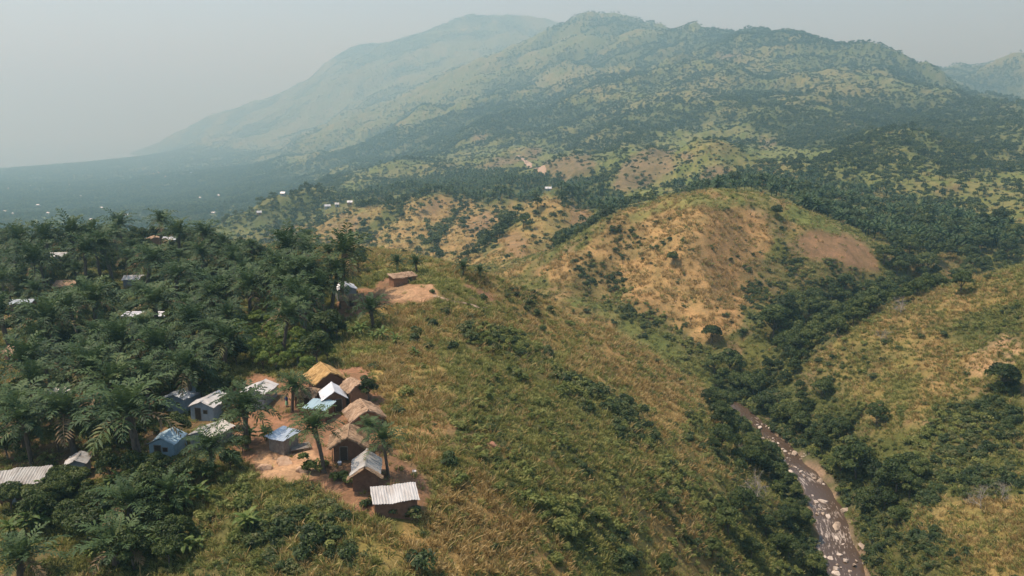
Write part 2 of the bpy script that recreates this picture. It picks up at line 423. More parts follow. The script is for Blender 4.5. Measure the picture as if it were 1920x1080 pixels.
# -- palm belts
paint('palm', .95, [(600,385),(700,352),(850,325),(1010,328),(1130,350),(1175,370),(1172,400),(1120,465),(1050,462),(1125,400),(1040,370),(900,388),(820,360),(700,378)], 420, 1000, .8)
paint('palm', .65, [(1260,350),(1400,325),(1560,340),(1760,390),(1920,440),(1920,480),(1760,500),(1640,510),(1560,430),(1470,378),(1300,365)], 380, 640, .8)
paint('leafy', .18, [(1260,350),(1400,325),(1560,340),(1760,390),(1920,440),(1920,500),(1700,540),(1640,510),(1560,430),(1470,378),(1300,365)], 380, 640)
# -- middle hill
paint('dry', .95, [(1080,470),(1180,400),(1300,385),(1440,400),(1440,470),(1400,600),(1340,650),(1200,590),(1120,540),(1000,520)], 240, 370)
paint('shrub', .75, [(1400,480),(1560,480),(1640,530),(1560,600),(1440,650),(1380,620)], 240, 380); paint('dry', .25, [(1420,480),(1560,480),(1640,530),(1560,600),(1440,650)], 240, 380)
paint('shrub', .8, [(1060,500),(1150,480),(1180,540),(1160,600),(1100,560)], 240, 360); paint('shrub', .6, [(1120,440),(1200,420),(1230,470),(1150,500)], 240, 370)
paint('shrub', .45, [(1130,600),(1250,570),(1340,640),(1400,700),(1360,740),(1250,690)], 225, 330)
paint('soil', .9, [(1490,442),(1535,432),(1580,440),(1610,455),(1640,485),(1655,512),(1610,508),(1560,490),(1510,480)], 280, 380, .5); paint('shrub', .05, [(1490,442),(1535,432),(1580,440),(1610,455),(1640,485),(1655,512),(1610,508),(1560,490),(1510,470)], 280, 380, .5)
paint('crop', .9, [(1480,385),(1540,400),(1580,440),(1500,430),(1460,400)], 320, 400, .5); paint('crop', .7, [(1170,405),(1300,368),(1400,378),(1380,395),(1300,385),(1190,415)], 320, 370, .5)
paint('pale', .35, [(1400,392),(1440,385),(1450,405),(1405,408)], 320, 370, .6)
# -- wooded gully
paint('leafy', .9, [(1395,735),(1440,680),(1450,610),(1500,580),(1560,540),(1680,520),(1760,530),(1760,560),(1600,615),(1500,680),(1420,740)], 225, 360)
paint('leafy', .4, [(1620,540),(1700,440),(1850,420),(1920,450),(1920,520),(1800,545),(1720,560)], 300, 480)
# -- near spur
paint('dry', .75, [(640,640),(780,640),(850,700),(820,860),(700,860),(680,700)], 60, 170); paint('dry', .6, [(700,570),(860,580),(1050,640),(1000,700),(850,640),(720,640)], 100, 200)
paint('dry', .9, [(1180,720),(1260,740),(1400,900),(1300,900),(1210,810)], 100, 220); paint('dry', .9, [(880,880),(960,900),(1040,1000),(1080,1080),(680,1080),(760,980)], 55, 130)
paint('dry', .9, [(1180,930),(1260,900),(1330,1000),(1360,1080),(1260,1080)], 80, 150); paint('dry', .8, [(1000,580),(1080,600),(1250,740),(1180,720),(1060,640)], 120, 230)
paint('crop', .95, [(610,635),(700,632),(735,645),(700,660),(625,660)], 90, 170, .5); paint('crop', .6, [(690,490),(860,495),(860,512),(700,520)], 160, 240); 
paint('shrub', .95, [(830,640),(880,600),(960,620),(1060,700),(1180,750),(1300,870),(1240,850),(1100,780),(960,715),(850,675)], 90, 200)
paint('shrub', .55, [(850,720),(1000,720),(1200,830),(1250,980),(1100,1000),(950,940),(850,800)], 60, 170)
paint('shrub', .9, [(960,930),(1120,960),(1180,1060),(1040,1060),(1000,980)], 60, 140)
paint('shrub', .7, [(960,540),(1060,570),(1200,660),(1330,740),(1300,760),(1150,650),(1000,575)], 150, 235)
paint('leafy', .4, [(1200,900),(1300,900),(1420,960),(1520,1020),(1545,1080),(1230,1080),(1180,980)], 90, 160); paint('leafy', .65, [(1300,760),(1390,770),(1420,830),(1490,900),(1530,990),(1540,1080),(1440,1060),(1360,900)], 100, 225)
paint('shrub', .8, [(1200,900),(1300,760),(1400,900),(1540,1080),(1200,1080)], 90, 225)
paint('crop', .55, [(1040,555),(1140,605),(1250,672),(1345,742),(1375,738),(1290,660),(1170,590),(1090,552)], 222, 330); paint('dry', .05, [(1040,555),(1140,605),(1250,672),(1345,742),(1375,738),(1290,660),(1170,590),(1090,552)], 222, 330)
paint('shrub', .85, [(1060,520),(1110,500),(1180,560),(1290,625),(1370,690),(1390,735),(1330,700),(1200,610),(1110,570)], 240, 330)
paint('dry', .95, [(1000,556),(1060,575),(1130,612),(1250,685),(1340,748),(1310,760),(1220,700),(1110,640),(1020,590)], 150, 222, .5); paint('shrub', .2, [(1000,556),(1060,575),(1130,612),(1250,685),(1340,748),(1310,760),(1220,700),(1110,640),(1020,590)], 150, 222, .5)
paint('shrub', .95, [(900,800),(1010,790),(1120,860),(1160,930),(1080,910),(980,850)], 60, 160); paint('shrub', .95, [(1010,950),(1120,960),(1200,1040),(1180,1080),(1060,1060)], 60, 150); paint('dry', .95, [(1080,800),(1180,850),(1280,960),(1330,1080),(1280,1080),(1210,970),(1130,880)], 70, 150); paint('dry', .95, [(860,900),(930,900),(1030,1000),(1060,1080),(920,1080)], 55, 110)
# -- far bank
paint('leafy', .95, [(1420,740),(1510,790),(1540,830),(1620,890),(1720,900),(1730,960),(1670,1000),(1650,1080),(1610,1000),(1570,920),(1500,850),(1440,800)], 100, 230)
paint('shrub', .9, [(1640,880),(1780,760),(1920,700),(1920,930),(1780,930),(1700,960)], 100, 230); paint('shrub', .7, [(1500,700),(1600,720),(1640,800),(1560,830)], 100, 230)
paint('shrub', .8, [(1740,600),(1920,560),(1920,640),(1800,660)], 150, 240)
paint('dry', .38, [(1500,680),(1600,620),(1800,550),(1920,515),(1920,560),(1740,610),(1640,780),(1560,720)], 150, 240); paint('dry', .55, [(1720,970),(1800,940),(1920,930),(1920,1080),(1690,1080)], 90, 170)
paint('pale', .45, [(1800,700),(1840,640),(1900,630),(1920,660),(1880,700)], 150, 220)
# -- village ground and grove
paint('palm', .75, [(0,440),(300,425),(420,450),(560,475),(690,540),(690,600),(600,640),(560,690),(420,690),(300,800),(220,880),(0,900)], 78, 262)
paint('leafy', .85, [(0,440),(300,430),(380,460),(560,490),(640,560),(640,690),(560,700),(420,700),(330,720),(290,800),(200,880),(0,900)], 78, 262)
paint('leafy', .2, [(520,470),(700,500),(690,600),(540,600)], 120, 240)
paint('leafy', .06, [(420,590),(480,565),(610,575),(615,690),(590,720),(500,710),(425,675)], 90, 170)
paint('bright', .9, [(420,600),(480,570),(600,580),(610,680),(590,715),(500,705),(430,670)], 90, 170)
paint('palm', .10, [(420,600),(480,570),(600,590),(610,700),(500,705),(430,670)], 90, 170)
paint('leafy', .5, [(0,900),(230,880),(330,900),(330,1080),(0,1080)], 60, 100); paint('palm', .45, [(0,900),(230,880),(300,900),(300,1080),(0,1080)], 60, 100)
paint('shrub', .75, [(0,900),(300,890),(560,890),(640,960),(680,1080),(0,1080)], 60, 100); paint('dry', .35, [(300,900),(560,890),(660,970),(680,1080),(300,1080)], 60, 100)
paint('dry', .8, [(430,460),(520,470),(540,490),(440,480)], 200, 260); paint('palm', .0, [(400,455),(530,470),(540,490),(420,485)], 190, 260); paint('leafy', .1, [(400,455),(530,470),(540,490),(420,485)], 190, 260)
paint('dry', 0, [(0,870),(300,870),(320,1080),(0,1080)], 55, 100); paint('dry', .2, [(300,900),(480,900),(560,1080),(300,1080)], 55, 100); paint('shrub', .9, [(0,900),(300,880),(560,900),(600,1000),(560,1080),(0,1080)], 55, 100)
paint('shrub', .55, [(850,720),(1000,720),(1180,830),(1220,930),(1100,960),(950,920),(850,800)], 60, 170); paint('dry', .15, [(850,700),(1000,710),(1180,820),(1240,960),(1100,1000),(950,940),(850,820)], 60, 170)
for poly in ([(430,720),(480,700),(560,720),(600,690),(690,690),(720,760),(725,830),(785,875),(815,925),(790,958),(695,975),(645,945),(560,900),(480,890),(440,840)],[(690,545),(715,522),(800,528),(818,560),(760,572),(680,575)],[(640,540),(700,545),(690,590),(630,590)]):
    paint('soil', .95, poly, 60, 185, .7)
    for k in ('shrub', 'dry', 'leafy', 'palm', 'crop'): COV[k] = np.where(inpoly(poly, 60, 185, .7) > 0, 0, COV[k])
paint('soil', .9, [(866,536),(885,530),(910,545),(940,560),(928,572),(900,556)], 140, 185, .3); paint('soil', .6, [(965,545),(990,550),(985,556),(960,552)], 140, 190, .5)
paint('pale', .7, [(690,548),(800,528),(818,556),(760,568)], 140, 185, .6); paint('pale', .8, [(480,850),(560,835),(610,860),(590,890),(540,905),(490,890)], 60, 110, .7)
paint('soil', .75, [(0,585),(70,580),(75,610),(0,615)], 120, 190); paint('leafy', 0, [(0,580),(80,575),(85,615),(0,620)], 120, 190); paint('palm', 0, [(0,580),(80,575),(85,615),(0,620)], 120, 190)
paint('dry', 0, [(0,430),(420,440),(640,560),(600,700),(440,720),(440,860),(330,900),(0,900)], 78, 240); paint('soil', .5, [(0,640),(430,700),(440,860),(330,900),(0,900)], 70, 140)
paint('leafy', .9, [(200,690),(430,700),(450,850),(330,890),(180,890)], 78, 130); paint('shrub', .5, [(0,640),(430,700),(440,880),(330,900),(0,900)], 70, 140)
paint('dry', .8, [(700,690),(760,700),(830,770),(800,870),(740,840),(720,760)], 60, 130); paint('soil', .35, [(740,860),(800,790),(860,740),(840,840),(790,880)], 60, 130)
_riv = (GY > 120) & (GY < 330) & (PX > 1335)
COV['shrub'] = np.maximum(COV['shrub'], _riv * .95 * (1 - sstep(10, 17, _rd)))
COV['leafy'] = np.maximum(COV['leafy'], _riv * (GY > 178) * .8 * (1 - sstep(14, 22, _rd)))
COV['dry'] = COV['dry'] * np.where(_riv, sstep(6, 14, _rd), 1)
_open = 1 - np.clip(COV['soil'] + COV['pale'], 0, 1)
COV['leafy'] = np.clip(COV['leafy'] + _fold * (1 - _plain) * _open * (.55 * sstep(.70, .52, _g3) - .55 * sstep(.80, .93, _g3)), 0, 1)
for k in COV: COV[k] = np.clip(blur(COV[k], 2), 0, 1)

# ------------------------------------------------------------------ colours of the ground
def mixc(a, b, t): return a * (1 - t[..., None]) + np.array(b) * t[..., None]
_f1 = fbm(GX / 2.2, GY / 2.2, 201, 3); _f2 = fbm(GX / 6, GY / 6, 202, 3); _f3 = fbm(GX / 30, GY / 30, 203, 3)
_fs = np.where(GY > 380, .5 * fbm(GX / 22, GY / 22, 204, 4) + .5 * fbm(GX / 5, GY / 9, 205, 3), _f2)
COL = np.zeros(GX.shape + (3,)) + np.array((.120, .140, .040))
COL = mixc(COL, (.19, .175, .068), sstep(.35, .65, _fs))
COL = mixc(COL, (.20, .150, .085), sstep(.55, .7, _f2) * (1 - sstep(300, 500, GY)) * .6)
COL = COL * (1 - (1 - sstep(300, 400, GD))[..., None] * np.array([.20, .27, .20]))  # shade between near tufts put into the colour: darker, browner soil and litter
_d = np.clip(COV['dry'] * (.55 + .9 * _fs), 0, 1)
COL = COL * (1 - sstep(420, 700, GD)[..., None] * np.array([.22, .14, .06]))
COL = mixc(COL, (.28, .21, .082), _d * (1 - sstep(225, 260, GD))); COL = mixc(COL, (.31, .205, .095), _d * sstep(225, 260, GD))
COL = mixc(COL, (.26, .160, .075), _d * sstep(.5, .62, _f3) * .6)
COL = mixc(COL, (.115, .155, .045), COV['crop'] * .85)
COL = mixc(COL, (.055, .070, .030), np.clip(np.maximum(np.maximum(COV['leafy'], COV['palm']) * .8, COV['shrub'] * .55), 0, 1))
_so = np.clip(COV['soil'] * (.7 + .6 * _f1), 0, 1) * (1 - .3 * sstep(420, 600, GD))
COL = COL * (1 - _so[..., None]) + ((np.array((.225, .128, .082)) * (1 - sstep(220, 280, GD))[..., None] + np.array((.215, .135, .080)) * sstep(220, 280, GD)[..., None]) * (1 - sstep(400, 560, GD))[..., None] + np.array((.165, .108, .078)) * sstep(400, 560, GD)[..., None]) * _so[..., None]
COL = mixc(COL, (.37, .24, .150), np.clip(COV['pale'] * (.6 + .8 * _f1), 0, 1))
_bank = (1 - sstep(.0, 2.0, _rd - _wid)) * (GY < 320)
COL = mixc(COL, (.20, .15, .11), _bank * sstep(.35, .6, _f2))
COL = np.clip(COL * (.8 + .4 * _f1[..., None]), .01, .8)

def ground_material():
    m, n, l, b = mat_new('ground')
    a = n.new('ShaderNodeAttribute'); a.attribute_name = 'cover'
    tc = n.new('ShaderNodeTexCoord')
    n1 = n.new('ShaderNodeTexNoise'); n1.inputs['Scale'].default_value = 1.9; n1.inputs['Detail'].default_value = 6; n1.inputs['Roughness'].default_value = .7
    n2 = n.new('ShaderNodeTexNoise'); n2.inputs['Scale'].default_value = .17; n2.inputs['Detail'].default_value = 6; n2.inputs['Roughness'].default_value = .65
    l.new(tc.outputs['Object'], n1.inputs['Vector']); l.new(tc.outputs['Object'], n2.inputs['Vector'])
    r1 = ramp(n, [(.3, (.62, .64, .62)), (.7, (1.35, 1.3, 1.22))]); l.new(n1.outputs['Fac'], r1.inputs[0])
    r2 = ramp(n, [(.33, (.72, .78, .74)), (.68, (1.25, 1.18, 1.1))]); l.new(n2.outputs['Fac'], r2.inputs[0])
    m1 = n.new('ShaderNodeMix'); m1.data_type = 'RGBA'; m1.blend_type = 'MULTIPLY'; m1.inputs[0].default_value = 1
    m2 = n.new('ShaderNodeMix'); m2.data_type = 'RGBA'; m2.blend_type = 'MULTIPLY'; m2.inputs[0].default_value = 1
    l.new(a.outputs['Color'], m1.inputs[6]); l.new(r1.outputs[0], m1.inputs[7])
    l.new(m1.outputs[2], m2.inputs[6]); l.new(r2.outputs[0], m2.inputs[7])
    l.new(m2.outputs[2], b.inputs['Base Color'])
    b.inputs['Roughness'].default_value = 1; b.inputs['Specular IOR Level'].default_value = .1
    bp = n.new('ShaderNodeBump'); bp.inputs['Strength'].default_value = .6; bp.inputs['Distance'].default_value = .35
    l.new(n1.outputs['Fac'], bp.inputs['Height']); l.new(bp.outputs[0], b.inputs['Normal'])
    return m

def grid_mesh(name, X, Y, Z, mat, col=None):
    nr, nc = X.shape
    me = bpy.data.meshes.new(name)
    me.vertices.add(nr * nc)
    me.vertices.foreach_set('co', np.stack([X, Y, Z], -1).astype(np.float32).ravel())
    i = np.arange(nr * nc).reshape(nr, nc)
    q = np.stack([i[:-1, :-1], i[:-1, 1:], i[1:, 1:], i[1:, :-1]], -1).reshape(-1, 4)
    me.loops.add(q.size); me.loops.foreach_set('vertex_index', q.astype(np.int32).ravel())
    me.polygons.add(len(q)); me.polygons.foreach_set('loop_start', np.arange(0, q.size, 4, dtype=np.int32))
    me.polygons.foreach_set('use_smooth', np.ones(len(q), dtype=bool))
    if col is not None:
        a = me.attributes.new('cover', 'FLOAT_COLOR', 'POINT')
        a.data.foreach_set('color', np.concatenate([col, np.ones(col.shape[:2] + (1,))], -1).astype(np.float32).ravel())
    me.materials.append(mat); me.update()
    return bpy.data.objects.new(name, me)

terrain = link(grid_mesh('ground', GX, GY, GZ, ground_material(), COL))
tag(terrain, 'hilly ground with dry grass, soil and a river valley', kind='structure')

# lake far behind the plain
def lake_material():
    m, n, l, b = mat_new('lake_water')
    b.inputs['Base Color'].default_value = (.10, .15, .17, 1); b.inputs['Roughness'].default_value = .25
    return m
LAKE = -162 * float(fm(2500)) / 2500
lk = MB(); lk.add([(-22000, 2000, LAKE), (15000, 2000, LAKE), (15000, 25000, LAKE), (-22000, 25000, LAKE)], [(0, 1, 2, 3)])
tag(lk.build('lake', lake_material()), 'calm grey lake lost in the haze', kind='structure')

# river
def river_material():
    m, n, l, b = mat_new('river_water')
    tc = n.new('ShaderNodeTexCoord'); uv = n.new('ShaderNodeAttribute'); uv.attribute_name = 'flow'
    mp = n.new('ShaderNodeMapping'); mp.inputs['Scale'].default_value = (2.6, .55, 1); l.new(uv.outputs['Vector'], mp.inputs['Vector'])
    n1 = n.new('ShaderNodeTexNoise'); n1.inputs['Scale'].default_value = .9; n1.inputs['Detail'].default_value = 7; n1.inputs['Roughness'].default_value = .7; l.new(mp.outputs[0], n1.inputs['Vector'])
    n2 = n.new('ShaderNodeTexNoise'); n2.inputs['Scale'].default_value = .09; n2.inputs['Detail'].default_value = 3; l.new(tc.outputs['Object'], n2.inputs['Vector'])
    ad = n.new('ShaderNodeMath'); ad.operation = 'MULTIPLY_ADD'; ad.inputs[1].default_value = .8; l.new(n2.outputs['Fac'], ad.inputs[0]); l.new(n1.outputs['Fac'], ad.inputs[2])
    sc8 = n.new('ShaderNodeMath'); sc8.operation = 'MULTIPLY'; sc8.inputs[1].default_value = .8; l.new(ad.outputs[0], sc8.inputs[0])
    r = ramp(n, [(.825, (.070, .048, .033)), (.90, (.36, .31, .26))]); l.new(sc8.outputs[0], r.inputs[0])
    l.new(r.outputs[0], b.inputs['Base Color']); b.inputs['Roughness'].default_value = .15
    bp = n.new('ShaderNodeBump'); bp.inputs['Strength'].default_value = .5; bp.inputs['Distance'].default_value = .12; l.new(n1.outputs['Fac'], bp.inputs['Height']); l.new(bp.outputs[0], b.inputs['Normal'])
    return m
def river_mesh():
    pts = []
    for p, q in zip(RIV[:-1], RIV[1:]):
        for t in np.linspace(0, 1, 10, endpoint=False): pts.append(p + (q - p) * t)
    pts = np.array(pts); tg = np.gradient(pts, axis=0); tg[:, 2] = 0; tg /= np.linalg.norm(tg, axis=1)[:, None]
    nm = np.stack([tg[:, 1], -tg[:, 0], tg[:, 2] * 0], 1)
    w = np.linspace(-9.5, 9.5, 12)
    P = pts[:, None] + nm[:, None] * w[None, :, None]
    o = grid_mesh('river', P[..., 0], P[..., 1], P[..., 2] - .06, river_material())
    s = np.concatenate([[0], np.cumsum(np.linalg.norm(np.diff(pts, axis=0), axis=1))])
    fl = np.stack([np.broadcast_to(w, P.shape[:2]), np.broadcast_to(s[:, None], P.shape[:2]), np.zeros(P.shape[:2])], -1)
    a = o.data.attributes.new('flow', 'FLOAT_VECTOR', 'POINT'); a.data.foreach_set('vector', fl.astype(np.float32).ravel())
    o.data.flip_normals()
    return tag(link(o), 'brown shallow river with white rapids', kind='structure')
river_mesh()

# haze: one even box of air round everything
ZLOW = min(float(GZ.min()), LAKE)
def haze():
    m = bpy.data.materials.new('haze'); m.use_nodes = True
    n, l = m.node_tree.nodes, m.node_tree.links
    n.remove(n['Principled BSDF'])
    v = n.new('ShaderNodeVolumePrincipled')
    v.inputs['Color'].default_value = (.335, .585, .69, 1)
    v.inputs['Absorption Color'].default_value = (.47, .16, .02, 1)
    v.inputs['Density'].default_value = HAZE_DENSITY
    v.inputs['Anisotropy'].default_value = .3
    l.new(v.outputs[0], n['Material Output'].inputs['Volume'])
    mb = MB(); mb.box((-24000, -300, ZLOW - 1.0), (24000, 26000, 40 + float(GZ.max())))
    tag(mb.build('haze', m), 'pale blue haze over the valley', kind='stuff')
haze()

# tracks worn into the land
def track_material():
    m, n, l, b = mat_new('worn_track'); nz = n.new('ShaderNodeTexNoise'); nz.inputs['Scale'].default_value = 1.1; nz.inputs['Detail'].default_value = 5
    r = ramp(n, [(.3, (.27, .18, .11)), (.7, (.38, .28, .20))]); l.new(nz.outputs['Fac'], r.inputs[0]); l.new(r.outputs[0], b.inputs['Base Color']); b.inputs['Roughness'].default_value = 1
    return m
TRACK = track_material()
def track(name, pts, width, label, lift):
    q = np.array([at(*p) for p in pts]); P = []
    for p, r in zip(q[:-1], q[1:]):
        for t in np.linspace(0, 1, 14, endpoint=False): P.append(p + (r - p) * t)
    P = np.array(P); tg = np.gradient(P, axis=0)[:, :2]; tg /= np.linalg.norm(tg, axis=1)[:, None]
    w = np.linspace(-.5, .5, 5) * width; wob = 1 + .5 * (vnoise(np.arange(len(P)) / 3., np.zeros(len(P)), 5) - .5)
    X = P[:, 0:1] + tg[:, 1:2] * w * wob[:, None]; Y = P[:, 1:2] - tg[:, 0:1] * w * wob[:, None]
    Z = ground(X.ravel(), Y.ravel()).reshape(X.shape) + lift
    tag(link(grid_mesh(name, X, Y, Z, TRACK)), label, kind='structure')
track('dirt_track', [(972,292),(980,299),(992,308),(1006,316),(1016,322),(1024,330)], 8.0, 'pale dirt track winding past bare fields', .5)
track('footpath', [(812,556),(850,566),(905,581)], .7, 'footpath across the ridge clearing', .06)

# ------------------------------------------------------------------ plant materials
def leaf_material(name, stops, rand=.5, trans=.3, rough=.55):
    """stops: leaf colours from dark to light; 'tint' varies leaf by leaf, Object Info by plant"""
    m, n, l, b = mat_new(name)
    a = n.new('ShaderNodeAttribute'); a.attribute_name = 'tint'
    oi = n.new('ShaderNodeObjectInfo')
    mx = n.new('ShaderNodeMath'); mx.operation = 'MULTIPLY_ADD'; mx.inputs[1].default_value = rand
    sb = n.new('ShaderNodeMath'); sb.operation = 'SUBTRACT'; sb.inputs[1].default_value = .5
    l.new(oi.outputs['Random'], sb.inputs[0]); l.new(sb.outputs[0], mx.inputs[0]); l.new(a.outputs['Fac'], mx.inputs[2])
    r = ramp(n, stops); l.new(mx.outputs[0], r.inputs[0])
    l.new(r.outputs[0], b.inputs['Base Color']); b.inputs['Roughness'].default_value = rough; b.inputs['Specular IOR Level'].default_value = .25
    t = n.new('ShaderNodeBsdfTranslucent'); l.new(r.outputs[0], t.inputs['Color'])
    ms = n.new('ShaderNodeMixShader'); ms.inputs[0].default_value = trans
    l.new(b.outputs[0], ms.inputs[1]); l.new(t.outputs[0], ms.inputs[2]); l.new(ms.outputs[0], n['Material Output'].inputs['Surface'])
    return m

M_TREE = leaf_material('leaf_green', [(.0, (.018, .032, .009)), (.45, (.046, .073, .018)), (.8, (.085, .116, .028)), (1, (.13, .15, .040))], .45)
M_BRIGHT = leaf_material('leaf_bright', [(.0, (.050, .085, .015)), (.5, (.115, .175, .032)), (1, (.20, .26, .055))], .4, .4)
M_SHRUB = leaf_material('leaf_shrub', [(.0, (.022, .040, .014)), (.5, (.055, .088, .026)), (.85, (.100, .125, .040)), (1, (.15, .15, .055))], .6)
M_PALM = leaf_material('leaf_palm', [(.0, (.018, .036, .014)), (.5, (.042, .078, .026)), (.85, (.080, .125, .040)), (.95, (.14, .15, .055)), (1, (.20, .14, .07))], .26, .22, .62)
M_BANANA = leaf_material('leaf_banana', [(.0, (.04, .075, .018)), (.5, (.085, .14, .032)), (1, (.19, .24, .06))], .4, .4)
M_DRY = leaf_material('grass_dry', [(.0, (.16, .115, .038)), (.45, (.34, .24, .085)), (.8, (.46, .34, .145)), (1, (.52, .41, .21))], .45, .3, .7)
M_GREEN = leaf_material('grass_green', [(.0, (.09, .11, .026)), (.5, (.20, .22, .058)), (.85, (.31, .295, .095)), (1, (.38, .34, .13))], .5, .35, .7)
M_UNDER = leaf_material('leaf_under', [(.0, (.060, .088, .020)), (.5, (.150, .185, .045)), (1, (.27, .28, .085))], .6, .35)

def bark_material(name, c0, c1, sc_=9):
    m, n, l, b = mat_new(name)
    tc = n.new('ShaderNodeTexCoord'); mp = n.new('ShaderNodeMapping'); mp.inputs['Scale'].default_value = (sc_, sc_, sc_ * .4)
    nz = n.new('ShaderNodeTexNoise'); nz.inputs['Scale'].default_value = 1.0; nz.inputs['Detail'].default_value = 5
    l.new(tc.outputs['Object'], mp.inputs[0]); l.new(mp.outputs[0], nz.inputs['Vector'])
    r = ramp(n, [(.3, c0), (.7, c1)]); l.new(nz.outputs['Fac'], r.inputs[0]); l.new(r.outputs[0], b.inputs['Base Color'])
    b.inputs['Roughness'].default_value = .95
    bp = n.new('ShaderNodeBump'); bp.inputs['Strength'].default_value = .8; bp.inputs['Distance'].default_value = .05; l.new(nz.outputs['Fac'], bp.inputs['Height']); l.new(bp.outputs[0], b.inputs['Normal'])
    return m
M_BARK = bark_material('bark', (.06, .045, .032), (.15, .12, .09))
M_PTRUNK = bark_material('palm_bark', (.05, .038, .028), (.14, .105, .075), 6)
M_PALEBARK = bark_material('pale_bark', (.17, .15, .13), (.33, .30, .26))

# ------------------------------------------------------------------ plant meshes (numpy)
def quads_mesh(name, V, mat, tint, tri=False):
    """V: (n, 4, 3) leaf corners"""
    n = len(V); k = V.shape[1]
    me = bpy.data.meshes.new(name)
    me.vertices.add(n * k); me.vertices.foreach_set('co', V.astype(np.float32).ravel())
    me.loops.add(n * k); me.loops.foreach_set('vertex_index', np.arange(n * k, dtype=np.int32))
    me.polygons.add(n); me.polygons.foreach_set('loop_start', np.arange(0, n * k, k, dtype=np.int32))
    t = np.asarray(tint, np.float32)
    if t.ndim == 1: t = np.repeat(t, k)
    a = me.attributes.new('tint', 'FLOAT', 'POINT'); a.data.foreach_set('value', t.ravel())
    me.materials.append(mat); me.update()
    return me

def unit(v): return v / np.maximum(np.linalg.norm(v, axis=-1, keepdims=True), 1e-9)

def leaf_quads(P, N, size, r, aspect=.55):
    """a pointed leaf (rhombus) at each point P facing N"""
    t = unit(np.cross(N, r.normal(size=P.shape))); b = np.cross(N, t)
    s = size[:, None]
    droop = N * (-.25) * s
    return np.stack([P - t * s, P - b * s * aspect + droop * .3, P + t * s + droop, P + b * s * aspect + droop * .3], 1)

def blob_crown(r, blobs, per, size, up=.35):
    Vs, Ts = [], []
    for (c, rad, tone) in blobs:
        d = unit(r.normal(size=(per, 3))); d[:, 2] = np.where(d[:, 2] < -.35, -d[:, 2] * .7, d[:, 2]); d = unit(d)
        q = rad * (r.random(per) ** .33 * .45 + .6)
        P = np.array(c) + d * q[:, None] * np.array([1, 1, .78])
        N = unit(d + np.array([0, 0, up]) + r.normal(size=d.shape) * .55)
        Vs.append(leaf_quads(P, N, size * (.7 + .6 * r.random(per)), r))
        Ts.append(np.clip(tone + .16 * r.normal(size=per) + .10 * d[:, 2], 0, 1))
    return np.concatenate(Vs), np.concatenate(Ts)

def tree_parts(seed, nb, per, leaf, wide=1.0, flat=1.0, mat=None, tone=.45):
    """unit tree about 8 m tall: (trunk mesh, crown mesh)"""
    r = np.random.default_rng(seed)
    blobs, mb = [], MB()
    lean = r.normal(size=2) * .25
    top = np.array([lean[0], lean[1], 3.2])
    mb.tube([(0, 0, -.6), (0, 0, 0), (lean[0] * .4, lean[1] * .4, 1.5), tuple(top)], [.30, .24, .18, .14], 7)
    for i in range(nb):
        a = 2 * math.pi * (i * .618 + r.random() * .12)
        rr = wide * (0.5 + 2.0 * math.sqrt((i + .6) / nb)) * (.75 + .4 * r.random())
        zz = 4.0 + flat * 2.9 * (1 - (rr / (2.7 * wide)) ** 2) * (.6 + .6 * r.random()) + r.normal() * .35
        c = np.array([lean[0] + rr * math.cos(a), lean[1] + rr * math.sin(a), zz])
        blobs.append((c, (1.05 + .6 * r.random()) * (.8 + .2 * wide), tone + .17 * r.normal()))
        if i % 2 == 0:
            m = (top + c) / 2 + np.array([0, 0, -.4])
            mb.tube([tuple(top * .75), tuple(m), tuple(c)], [.11, .07, .03], 5)
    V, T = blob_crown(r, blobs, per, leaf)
    return mb.mesh('trunk', M_BARK, True), quads_mesh('crown', V, mat or M_TREE, T)

def shrub_mesh(seed, nb, per, leaf, mat, tone=.5, tall=1.0):
    """unit shrub about 2 m wide with its stems"""
    r = np.random.default_rng(seed)
    blobs = []
    for i in range(nb):
        a = r.random() * 6.28; rr = .85 * math.sqrt(r.random())
        blobs.append((np.array([rr * math.cos(a), rr * math.sin(a), tall * (.35 + .75 * r.random() * (1 - rr * .6))]), .38 + .25 * r.random(), tone + .15 * r.normal()))
    V, T = blob_crown(r, blobs, per, leaf, .5)
    st = []
    for c, rad, _ in blobs:
        d = np.array([.02, .015, 0])
        st.append(np.array([[-.02, 0, -.3], [.02, 0, -.3], c + d, c - d]))
    return quads_mesh('shrub', np.concatenate([V, np.array(st)]), mat, np.concatenate([T, np.zeros(len(st))]))

